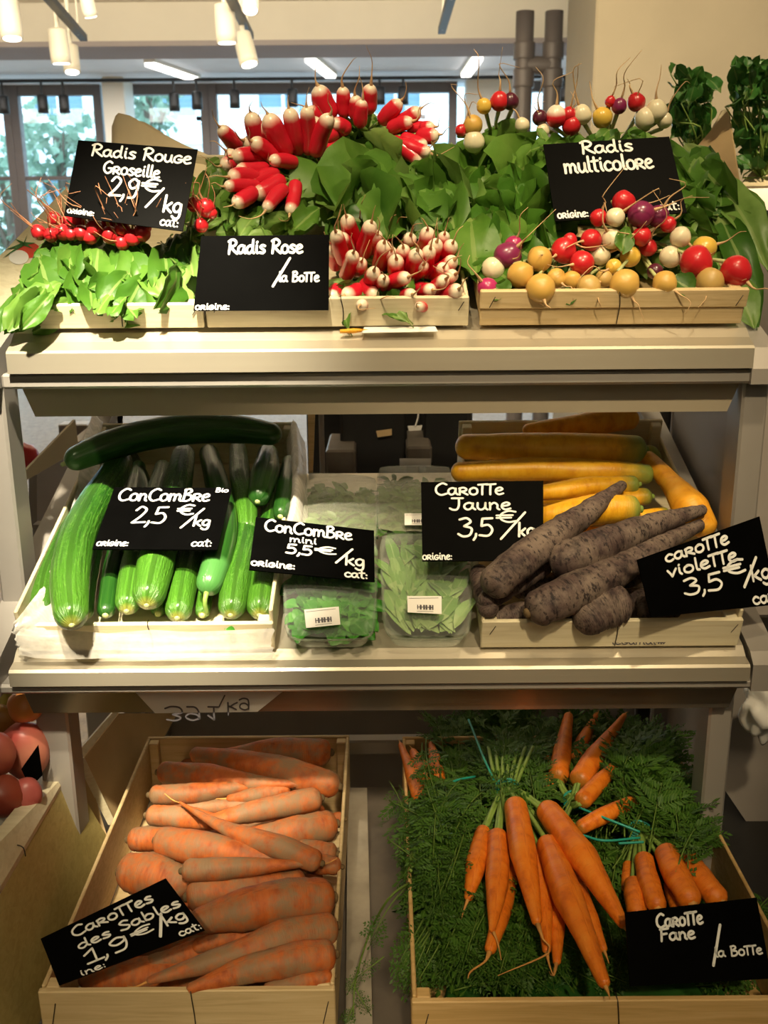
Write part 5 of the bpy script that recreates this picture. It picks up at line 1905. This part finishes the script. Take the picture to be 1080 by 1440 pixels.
carrot_bunch('carrot bunch at the back right with roots pointing up and away', (808, 1125, .085),
             [([(785, 1098, .095), (790, 1060, .100), (800, 1005, .098)], [15, 14, 7], None),
              ([(812, 1102, .105), (838, 1062, .110), (879, 1005, .106)], [16, 15, 4], None),
              ([(815, 1130, .108), (845, 1098, .112), (886, 1054, .108)], [13, 12, 3], None),
              ([(812, 1166, .108), (850, 1146, .112), (903, 1122, .11)], [10, 12, 9], None),
              ([(806, 1074, .085), (820, 1042, .09), (840, 1004, .088)], [10, 10, 4], None),
              ([(770, 1110, .08), (768, 1085, .082), (772, 1060, .08)], [12, 12, 7], None)],
             [((600, 1005, 800, 1090), (810, 1120), 46, (90, 150), (.34, .5), .060, .6),
              ((850, 1010, 930, 1100), (830, 1140), 34, (80, 140), (.36, .5), .065, .5),
              ((600, 1010, 930, 1060), (780, 1250), 46, (80, 130), (.4, .55), .050, .5)],
             [])
carrot_bunch('carrot bunch at the right side above the Carotte Fane sign', (900, 1168, .098),
             [([(892, 1238, .088), (893, 1262, .088), (898, 1292, .08)], [14, 15, 13], None),
              ([(904, 1204, .098), (912, 1238, .10), (926, 1280, .096)], [13, 15, 13], None),
              ([(934, 1194, .105), (950, 1228, .108), (975, 1274, .102)], [16, 18, 16], None),
              ([(966, 1204, .100), (985, 1234, .102), (1016, 1272, .096)], [14, 17, 16], None),
              ([(944, 1240, .085), (950, 1262, .085), (958, 1286, .08)], [12, 13, 11], None),
              ([(884, 1214, .080), (883, 1234, .08), (882, 1256, .075)], [8, 9, 8], None)],
             [((870, 1020, 940, 1110), (900, 1180), 34, (90, 140), (.36, .5), .090, .3),
              ((965, 1135, 1012, 1180), (955, 1215), 7, (70, 95), (.5, .65), .108, .2)],
             [[(900 + d, 1166, .098), (905 + d, 1130, .105), (915 + d * 1.6, 1085, .102)] for d in (-8, -3, 3, 8)],
             [[(900, 1170, .11), (850, 1150, .118), (815, 1136, .112)], [(900, 1178, .108), (850, 1182, .115), (818, 1174, .112)], [(905, 1184, .112), (870, 1186, .112)]])
carrot_bunch('large carrot bunch on top in the middle, tied with teal raffia', (713, 1108, .118),
             [([(681, 1166, .112), (670, 1215, .112), (658, 1266, .102)], [12, 15, 5], [(653, 1278, .098), (648, 1295, .094)]),
              ([(700, 1172, .116), (699, 1240, .118), (692, 1310, .108)], [15, 16, 4], [(700, 1326, .1), (705, 1350, .098)]),
              ([(724, 1128, .128), (736, 1200, .132), (756, 1300, .118)], [16, 18, 6], [(764, 1322, .112), (772, 1340, .108), (700, 1372, .1)]),
              ([(766, 1135, .128), (818, 1204, .136), (879, 1304, .118)], [17, 20, 6], None),
              ([(768, 1182, .122), (800, 1262, .130), (852, 1388, .112)], [16, 20, 7], None),
              ([(754, 1200, .108), (764, 1265, .108), (769, 1340, .10)], [12, 13, 5], [(772, 1355, .1), (778, 1372, .098)]),
              ([(772, 1235, .098), (782, 1295, .098), (783, 1356, .092)], [11, 12, 5], [(778, 1372, .092), (772, 1366, .092)]),
              ([(720, 1215, .10), (706, 1280, .10), (688, 1340, .092)], [11, 13, 7], [(682, 1352, .092), (662, 1366, .09), (658, 1376, .09)]),
              ([(808, 1232, .104), (830, 1290, .106), (850, 1338, .10)], [10, 11, 5], None)],
             [((670, 1030, 770, 1085), (714, 1120), 30, (50, 90), (.4, .6), .105, .4)],
             [[(713 + d, 1106, .118), (714 + d * 1.8, 1080, .125), (718 + d * 2.6, 1050, .12)] for d in (-12, -8, -4, 0, 4, 8, 12)],
             [[(700, 1108, .122), (682, 1070, .130), (668, 1035, .128), (659, 1012, .122)]])
# long frond hanging over the crate's left side, down to the lower shelf
fr_ = MB()
frond(fr_, B(572, 1246, .10), P(520, 1330, .95), .03, (-.4, -.8, .5), 8, .2, .6)
tube(fr_, [B(575, 1242, .105), B(548, 1262, .11), P(520, 1312, .99), P(500, 1380, .93), P(497, 1430, .90)], [.0016, .0015, .0013, .001, .0006], 5, 20, t0=0.1, t1=.2)
for (x, y, Y, x2, y2) in ((505, 1365, .94, 490, 1395), (500, 1390, .92, 520, 1425), (498, 1412, .91, 486, 1440), (540, 1345, .93, 500, 1375)):
    frond(fr_, P(x, y, Y), P(x2, y2, Y - .01), .02, (0, -1, .6), 7, .1, .15)
for _ in range(7):
    a = (R.uniform(566, 590), R.uniform(1290, 1380))
    frond(fr_, B(a[0] + 30, a[1] - 50, .09), P(a[0] - R.uniform(0, 26), a[1] + 25, .90), .035, (0, -1, .8), 8, .15)
o = fr_.build('trailing_greens', MT['frond'])
tag(o, 'loose carrot top trailing over the left side of the bunched carrot crate', 'carrot top')
# dark bedding of packed greens under the bunches
bed = MB()
blob(bed, (CR_FANE.location.x + .2, .838 + .27, .688), .185, .245, .018, 4, .5, 9, 60, 20, t=.5)
o = bed.build('green_bedding', MT['leaf_dark'])
tag(o, 'packed carrot greens under the bunches in the bottom right crate', 'greens', None, 'stuff')


# ================================================================== RADISHES (top tier)
def long_radish(mb_parent, crown, tip, hw, Yc, Yt, i, m='radish_pink', tail_len=None, split=False, taildir=None):
    a, b2 = P(crown[0], crown[1], Yc), P(tip[0], tip[1], Yt)
    k = pxsize(a)
    r = hw * k
    ax = (b2 - a)
    mid = a.lerp(b2, .5) + rnd_vec(r * .25)
    mb = MB()
    tube(mb, [a, mid, b2], [r * .92, r * 1.06, r * 1.0, r * .82], 14, 14, .9, 1.15, veg_bump(i, .08, .8, 3))
    o = mb.build('radish', MT[m], mb_parent)
    t = MB()
    d = ax.normalized()
    L = tail_len or R.uniform(.015, .04)
    td = Vector(taildir) if taildir else (d * .6 + Vector((R.uniform(-.5, .5), R.uniform(-.2, .1), R.uniform(-.1, .8)))).normalized()
    tube(t, [b2 - d * r * .25, b2 + d * L * .25, b2 + d * L * .3 + td * L * .4 + rnd_vec(L * .1), b2 + d * L * .3 + td * L * .8 + rnd_vec(L * .15)], [r * .28, .0010, .0006, .0003], 5, 10)
    t.build('root_tail', MT['tail'], o)
    return o


def bunch_root(label, p, name='radish_bunch', group=None):
    return empty(name, (p.x, p.y, TOP[0] + (p.y - TOP[1]) * TOP[2] + .008), label, 'radish bunch', group)


def stalks(parent, centre, targets, m='stalk', r=.0026):
    mb = MB()
    for t in targets:
        mid = centre.lerp(t, .5) + rnd_vec(.006)
        tube(mb, [t, mid, centre], [r, r * .9, r * 1.1], 6, 6)
    mb.build('stalks', MT[m], parent)


GP = 'bunches of long pink radishes'
# bunch A : upper left
A_ = [((405, 222), (376, 160), 15), ((419, 218), (406, 152), 12), ((434, 218), (431, 150), 11), ((441, 220), (464, 161), 12), ((481, 193), (452, 223), 11),
      ((418, 230), (380, 226), 10), ((399, 251), (358, 276), 13), ((416, 254), (407, 301), 10), ((372, 218), (352, 158), 13), ((336, 210), (309, 178), 11),
      ((371, 224), (326, 221), 12), ((367, 252), (322, 249), 12), ((360, 268), (329, 287), 11), ((376, 207), (343, 197), 12), ((378, 238), (332, 238), 11), ((366, 262), (316, 262), 9),
      ((388, 214), (366, 172), 12), ((352, 240), (318, 212), 10), ((396, 226), (354, 198), 12), ((392, 242), (344, 258), 11), ((402, 262), (373, 296), 10), ((352, 225), (311, 233), 11), ((446, 205), (440, 166), 11)]
ca = P(424, 246, 1.46)
ra = bunch_root('long pink radish bunch at the upper left, roots fanning to the left', ca, group=GP)
tg_ = []
for i, (c, t, h) in enumerate(A_):
    yc, yt = YT(c[1]) - .065 + (.04 if i in (8, 9, 13, 16, 17) else 0), YT(c[1]) - .100 + (.04 if i in (8, 9, 13, 16, 17) else 0)
    tg_.append(P(c[0], c[1], yc))
    long_radish(ra, c, t, h, yc, yt, i, 'radish_pink')
stalks(ra, ca, tg_)
fo = MB()
leaves_px(fo, 30, (310, 290, 430, 336), (424, 240), (35, 65), (.35, .5), lambda x, y, d: TT(x, y, d + .01))
leaves_px(fo, 36, (275, 250, 345, 335), (420, 250), (30, 60), (.35, .5), lambda x, y, d: TT(x, y, d + .03))
leaves_px(fo, 24, (350, 235, 430, 300), (424, 230), (30, 55), (.25, .4), lambda x, y, d: TT(x, y, d + .02))
fo.build('foliage', MT['leaf'], ra)
# bunch B : top
B_ = [((470, 168), (447, 120), 15), ((485, 166), (482, 122), 10), ((499, 169), (499, 134), 10), ((520, 161), (522, 119), 11), ((534, 173), (564, 141), 11), ((556, 177), (591, 153), 11),
      ((573, 180), (611, 178), 10), ((586, 190), (617, 189), 11), ((548, 197), (594, 229), 11), ((563, 193), (600, 206), 10), ((484, 178), (446, 180), 10), ((461, 168), (432, 152), 10), ((474, 186), (452, 196), 10), ((492, 186), (468, 172), 11), ((506, 180), (510, 140), 10), ((560, 200), (606, 216), 10), ((545, 184), (580, 170), 10)]
cb = P(512, 192, 1.53)
rb = bunch_root('long pink radish bunch at the top, roots standing up and to the right', cb, group=GP)
tg_ = []
for i, (c, t, h) in enumerate(B_):
    yc, yt = YT(c[1]) - .085, YT(c[1]) - .105
    tg_.append(P(c[0], c[1], yc))
    long_radish(rb, c, t, h, yc, yt, 20 + i, 'radish_pink' if i not in (0, 8) else 'radish_pink', .05 if i in (1, 3) else None)
stalks(rb, cb, tg_, 'stalk', .0035)
fo = MB()
leaves_px(fo, 50, (430, 226, 640, 345), (520, 195), (55, 95), (.52, .72), TT, bulge=.12, dj=.04)
leaves_px(fo, 34, (565, 235, 665, 335), (540, 190), (40, 70), (.45, .65), TT, bulge=.10)
leaves_px(fo, 20, (470, 195, 560, 250), (515, 180), (25, 50), (.3, .45), lambda x, y, d: TT(x, y, d + .01))
blob(fo, P(530, 275, 1.52), .11, .05, .055, 2, .3, 3, t=.5)
fo.build('foliage', MT['leaf'], rb)
# bunch C : front
Z = lambda x, y: (250 + x / 2.571, 80 + y / 2.571)
C_ = [((650, 690), (610, 578), 30), ((602, 745), (572, 632), 28), ((603, 800), (634, 708), 28), ((668, 722), (700, 598), 30), ((728, 762), (746, 672), 31), ((688, 838), (710, 772), 29), ((800, 802), (790, 730), 31),
      ((850, 802), (866, 700), 30), ((832, 702), (842, 645), 28), ((882, 702), (902, 625), 30), ((900, 762), (936, 668), 30), ((958, 742), (994, 672), 30), ((898, 792), (914, 693), 28), ((915, 792), (1000, 732), 29),
      ((935, 832), (1003, 785), 27), ((960, 884), (1016, 838), 29), ((918, 852), (968, 803), 27), ((866, 836), (922, 842), 27), ((800, 868), (848, 858), 26), ((748, 842), (834, 796), 28), ((668, 818), (714, 868), 29),
      ((662, 838), (602, 862), 30), ((590, 832), (552, 874), 28), ((905, 895), (868, 903), 20), ((742, 692), (762, 615), 26), ((570, 760), (556, 690), 24), ((640, 640), (655, 590), 24), ((770, 660), (790, 610), 22), ((700, 705), (722, 640), 26), ((622, 705), (590, 650), 25), ((762, 755), (772, 700), 26), ((822, 765), (815, 690), 27), ((930, 805), (962, 760), 26), ((642, 775), (664, 740), 26), ((862, 780), (888, 750), 25), ((720, 840), (746, 802), 26), ((690, 880), (660, 898), 24), ((960, 700), (965, 640), 24)]
cc = P(*Z(780, 790), 1.26)
rc = bunch_root('long pink radish bunch in front beside the Radis Rose sign, white tips to the viewer', cc, group=GP)
tg_ = []
for i, (c, t, h) in enumerate(C_):
    c, t, h = Z(*c), Z(*t), h / 2.571
    back = (4 if i in (24, 25, 26, 27, 8) else 0) * .01
    yc, yt = YT(c[1]) + .012 + back, YT(c[1]) - .035 + back
    tg_.append(P(c[0], c[1], yc))
    long_radish(rc, c, t, h, yc, yt, 50 + i, 'radish_pink', R.uniform(.02, .045))
stalks(rc, cc, tg_)
fo = MB()
leaves_px(fo, 26, (420, 408, 580, 436), (560, 390), (30, 60), (.4, .6), lambda x, y, d: TT(x, y, d * .5 - .004), dj=.012)
leaves_px(fo, 20, (620, 330, 665, 430), (560, 390), (40, 70), (.4, .55), lambda x, y, d: TT(x, y, d * .5 + .02))
leaves_px(fo, 24, (470, 300, 640, 350), (560, 390), (40, 70), (.4, .6), lambda x, y, d: TT(x, y, d + .04))
blob(fo, P(555, 385, 1.31), .075, .035, .045, 8, .3, 3, t=.5)
fo.build('foliage', MT['leaf'], rc)

# ---------------------------------------------------------------- round radishes
def round_radish(parent, cx, cy, r, Y, i, m, tail=None, tl=.03, squash=1.0, tm='tail'):
    """tail = unit direction in the picture plane (x, y up) of the root"""
    c = P(cx, cy, Y)
    k = pxsize(c)
    r *= k
    an = R.uniform(0, 6.28)
    td = Vector((tail[0], -.35, tail[1])).normalized() if tail else Vector((math.cos(an), -.5, math.sin(an) * .6 + .3)).normalized()
    a, b2 = c - td * r * squash * 1.0, c + td * r * squash * 1.12
    mb = MB()
    tube(mb, [a, c, b2], [r * .98, r * 1.02, r * .94], 18, 12, 1.0, 1.12, veg_bump(i, .10, .8, 2))
    o = mb.build('radish', MT[m], parent)
    t = MB()
    if tm == 'tail_pink':
        for _ in range(2):
            e = (td + rnd_vec(.7)).normalized()
            tube(t, [c + e * r * .8, c + e * (r + .012) + rnd_vec(.003), c + e * (r + .030) + rnd_vec(.008)], [.0008, .0006, .0003], 4, 6)
    L = tl * R.uniform(.7, 1.3)
    tube(t, [b2 - td * r * .22, b2 + td * L * .25, b2 + td * L * .6 + rnd_vec(L * .22), b2 + td * L * .9 + rnd_vec(L * .35)], [r * .18, .0009, .0006, .0003], 5, 12)
    t.build('root_tail', MT[tm], o)
    return o, a


# small red bunches at the left
GR = 'bunches of small round red radishes'
ZL = [(55, 327, 11), (72, 331, 10), (88, 327, 11), (100, 329, 9), (115, 328, 11), (133, 322, 12), (127, 334, 10), (110, 311, 10), (77, 308, 10), (95, 313, 9)]
ZR = [(155, 331, 12), (173, 322, 11), (172, 342, 10), (186, 334, 12), (200, 328, 12), (204, 320, 9), (150, 317, 9), (162, 318, 9)]
ZB = [(290, 293, 13), (283, 317, 10), (272, 288, 10), (298, 300, 8)]


def small_bunch(pts, centre, label, fol, blobp=None, leafm='leaf_lit', dY=0.0, seed=0):
    cp = P(centre[0], centre[1], YT(centre[1]) + dY)
    root = bunch_root(label, cp, group=GR)
    tg = []
    for i, (x, y, r) in enumerate(pts):
        Y = 1.232 + dY + (.02 if y < 320 else 0)
        dx = R.uniform(-.9, .25) if x < 140 else R.uniform(-.6, .2)
        o, a = round_radish(root, x, y, r, Y, seed + i, 'radish_red', (dx, R.uniform(.6, 1.0)), .05, 1.0, 'tail_pink')
        tg.append(a)
    stalks(root, cp, tg, 'stalk', .0018)
    ti = MB()
    k = pxsize(cp)
    tube(ti, [cp + Vector((-16 * k, -.012, 0)), cp + Vector((0, -.022, .003)), cp + Vector((16 * k, -.012, .004))], [.0022] * 3, 6, 10)
    ti.build('tie', MT['wood_tie'], root)
    fo = MB()
    for (n, reg, Lr, Wr, dd) in fol:
        leaves_px(fo, n, reg, centre, Lr, Wr, lambda x, y, d, dd=dd: TT(x, y, d + dd + dY), ang=.4, bulge=.12)
    if blobp:
        blob(fo, P(*blobp[:3]), blobp[3], .03, blobp[4], 3 + seed, .3, 3, t=.5)
    fo.build('foliage', MT[leafm], root)
    return root


small_bunch(ZL, (110, 352), 'small red radish bunch at the far left, leaves hanging over the crate', [(52, (18, 365, 150, 448), (38, 75), (.38, .58), 0), (8, (2, 435, 60, 475), (60, 80), (.3, .42), -.02), (20, (40, 335, 140, 380), (22, 45), (.3, .5), .01)], (95, 400, 1.25, .055, .04))
small_bunch(ZR, (188, 358), 'small red radish bunch right of the far left one, below the Radis Rouge sign', [(40, (120, 380, 245, 462), (38, 75), (.36, .55), 0), (24, (140, 345, 240, 400), (24, 48), (.28, .46), .01)], (185, 405, 1.245, .05, .04), seed=20)
small_bunch(ZB, (262, 345), 'small red radish bunch behind the right edge of the Radis Rouge sign', [(34, (225, 330, 285, 440), (35, 60), (.26, .42), 0.01), (16, (272, 215, 330, 300), (30, 55), (.3, .45), .10)], (255, 385, 1.27, .025, .045), 'leaf', .02, seed=40)

# multicoloured, front bunches
GM = 'bunches of multicoloured radishes'
ZM = lambda x, y: (640 + x / 2.4545, 100 + y / 2.4545)
colr = dict(r='radish_red', w='radish_white', p='radish_purple', g='radish_gold', y='radish_yellow', t='radish_tan', m='radish_magenta', d='radish_dark', x='radish_redwhite')
FM = [(580, 452, 40, 'r'), (495, 507, 30, 'r'), (552, 505, 33, 'w'), (640, 495, 46, 'p'), (700, 503, 38, 'p'), (735, 530, 28, 'r'), (470, 582, 37, 'r'), (542, 580, 36, 'w'), (500, 636, 35, 'w'), (645, 570, 33, 'r'), (666, 610, 30, 'r'),
      (776, 572, 36, 'w'), (375, 620, 44, 'r'), (440, 662, 42, 'r'), (605, 640, 36, 'y'), (548, 675, 28, 'y'), (742, 640, 38, 'w'), (858, 612, 42, 'y'), (830, 658, 56, 'r'), (968, 690, 54, 'r'), (722, 730, 42, 'g'), (585, 732, 50, 'g'),
      (880, 725, 48, 't'), (460, 745, 42, 't'), (292, 647, 44, 'g'), (224, 702, 46, 'g'), (295, 748, 50, 'g'), (348, 716, 34, 'g'), (402, 720, 32, 'g'), (180, 640, 48, 'p'), (130, 682, 40, 'w'), (112, 750, 36, 'm'), (202, 602, 32, 'm'), (228, 772, 26, 'd'), (395, 585, 26, 'r'), (515, 715, 30, 't'), (690, 690, 28, 'd')]
for side, (lo, hi, ctr, lb) in enumerate(((0, 460, (800, 345), 'multicoloured radish bunch in front at the left, golden and purple roots'), (460, 2000, (900, 340), 'multicoloured radish bunch in front at the right, big red roots at its end'))):
    cp = P(ctr[0], ctr[1], 1.33)
    root = bunch_root(lb, cp, group=GM)
    tg = []
    for i, (x, y, r, c) in enumerate(FM):
        if not (lo <= x < hi):
            continue
        px, py = ZM(x, y)
        Y = YT(py) - .030 - (.018 if r > 40 else 0) + (.012 if c in 'dt' else 0)
        if py < 342:
            Y = 1.228 + R.uniform(-.01, .01)
        td = None
        if c in 'gt':
            td = (R.uniform(-.6, .9), R.uniform(-.9, -.1))
        elif x > 740:
            td = (R.uniform(.3, .9), R.uniform(-.6, .3))
        elif y < 560:
            td = (R.uniform(.2, 1), R.uniform(-.2, .9))
        o, a = round_radish(root, px, py, r / 2.4545, Y, 200 + i, colr[c], td, .028 if c in 'gt' else .045, .96)
        tg.append(a)
    stalks(root, cp, tg, 'stalk_pale', .0022)
    fo = MB()
    if side == 0:
        for (x0, y0, x1, y1, w) in ((690, 400, 712, 415, .03), (775, 415, 812, 418, .02)):
            leaf(fo, P(x0, y0, 1.18), P(x1, y1, 1.165), w, (0, -1, .4))
        leaves_px(fo, 22, (660, 340, 760, 420), (790, 350), (40, 70), (.35, .5), lambda x, y, d: TT(x, y, d * .4 + .02))
        blob(fo, P(790, 378, 1.32), .085, .035, .04, 8, .3, 3, t=.5)
    else:
        leaf(fo, P(880, 312, 1.235), P(876, 352, 1.20), .024, (0, -1, .2), .1, .3)
        leaf(fo, P(938, 388, 1.18), P(976, 408, 1.165), .030, (0, -1, .4), .1, .1)
        leaves_px(fo, 12, (900, 330, 1050, 400), (900, 350), (40, 70), (.35, .5), lambda x, y, d: TT(x, y, d * .4 + .03))
        blob(fo, P(925, 378, 1.32), .10, .035, .04, 9, .3, 3, t=.5)
    fo.build('foliage', MT['leaf'], root)

# multicoloured, back bunches
BM = [(62, 188, 33, 'g'), (20, 205, 20, 'r'), (66, 245, 36, 'w'), (100, 122, 26, 'y'), (152, 106, 32, 'r'), (192, 106, 28, 'd'), (232, 187, 25, 'w'), (292, 162, 26, 'd'), (348, 158, 36, 'x'), (392, 152, 26, 'r'), (438, 152, 33, 'w'), (508, 162, 34, 'y'), (402, 190, 32, 'r'), (302, 208, 24, 'w'), (535, 105, 18, 'r'), (566, 122, 26, 'p'), (626, 108, 31, 'r'), (692, 140, 38, 'w'), (655, 165, 36, 'w'), (722, 172, 26, 'w')]
for side, (lo, hi, ctr, lb) in enumerate(((0, 260, (700, 180), 'multicoloured radish bunch at the back left of its crate, pale stalks showing'), (260, 2000, (850, 200), 'multicoloured radish bunch at the back, lined up above the Radis Multicolore sign'))):
    cp = P(ctr[0], ctr[1] + 20, 1.56)
    root = bunch_root(lb, cp, group=GM)
    tg = []
    for i, (x, y, r, c) in enumerate(BM):
        if not (lo <= x < hi):
            continue
        px, py = ZM(x, y)
        o, a = round_radish(root, px, py, r / 2.4545, 1.42 if side == 0 else 1.43, 300 + i, colr[c], (R.uniform(-.7, .5), 1.0), .05, 1.0)
        tg.append(a)
    stalks(root, cp, tg, 'stalk_pale', .003)
    fo = MB()
    if side == 0:
        leaves_px(fo, 46, (640, 238, 790, 350), (705, 215), (50, 90), (.48, .66), TT, bulge=.12, dj=.04)
        leaves_px(fo, 28, (645, 290, 775, 410), (700, 200), (55, 95), (.45, .62), TT, bulge=.12)
        leaves_px(fo, 18, (665, 165, 740, 225), (705, 240), (30, 55), (.3, .45), TT)
        blob(fo, P(710, 300, 1.46), .075, .05, .06, 12, .3, 3, t=.5)
        fo.build('foliage', MT['leaf_lit'], root)
    else:
        leaves_px(fo, 40, (745, 188, 960, 208), (850, 420), (22, 40), (.5, .8), lambda x, y, d: P(x, y, 1.40 + d), ang=1.0)
        leaves_px(fo, 40, (935, 225, 1030, 340), (910, 215), (45, 80), (.32, .45), TT, bulge=.1)
        for (a, c, w, Ya, Yb) in (((985, 240), (1085, 370), .048, 1.44, 1.26), ((1000, 290), (1068, 455), .045, 1.36, 1.20), ((960, 200), (1020, 290), .05, 1.5, 1.38), ((980, 300), (1090, 345), .045, 1.38, 1.28), ((1010, 262), (1080, 330), .04, 1.42, 1.30), ((1020, 380), (1062, 458), .04, 1.26, 1.20)):
            leaf(fo, P(a[0], a[1], Ya), P(c[0], c[1], Yb), w, (-.1, -1, .5), .12, .1, .06, nl=14, nw=8, shape='oval')
        blob(fo, P(860, 275, 1.50), .12, .05, .05, 13, .3, 3, t=.5)
        fo.build('foliage', MT['leaf'], root)

# ---------------------------------------------------------------- dark greens at the upper right
for (reg, toward, n, Y, lb) in (((944, 100, 1000, 186), (984, 225), 110, 1.98, 'dark leafy green bunch in the back crate, left one'), ((1030, 88, 1120, 222), (1070, 250), 170, 1.84, 'dark leafy green bunch in the back crate, right one at the picture edge')):
    cp = P(toward[0], toward[1], Y)
    root = empty('leafy_bunch', cp, lb, 'leafy greens', 'dark greens in the upper right crate')
    fo, sm = MB(), MB()
    for _ in range(n):
        x, y = R.uniform(reg[0], reg[2]), R.uniform(reg[1], reg[3])
        if R.random() < .25:
            y = R.uniform(reg[1] - 12, reg[1] + 30)
        dY = R.uniform(-.05, .05)
        b2 = P(x, y, Y + dY)
        d = ((b2 - cp).normalized() + rnd_vec(.8)).normalized()
        L = R.uniform(.022, .042)
        leaf(fo, b2 - d * L, b2, L * R.uniform(.6, .85), to_cam(b2) + rnd_vec(.9), shape='oval', petiole=.15, nl=6, nw=4)
        if R.random() < .3:
            tube(sm, [b2 - d * L, (b2 + cp) / 2 + rnd_vec(.02), cp], [.0012, .0016, .002], 5, 8)
    fo.build('foliage', MT['leaf_dark'], root)
    sm.build('stalks', MT['stalk'], root)
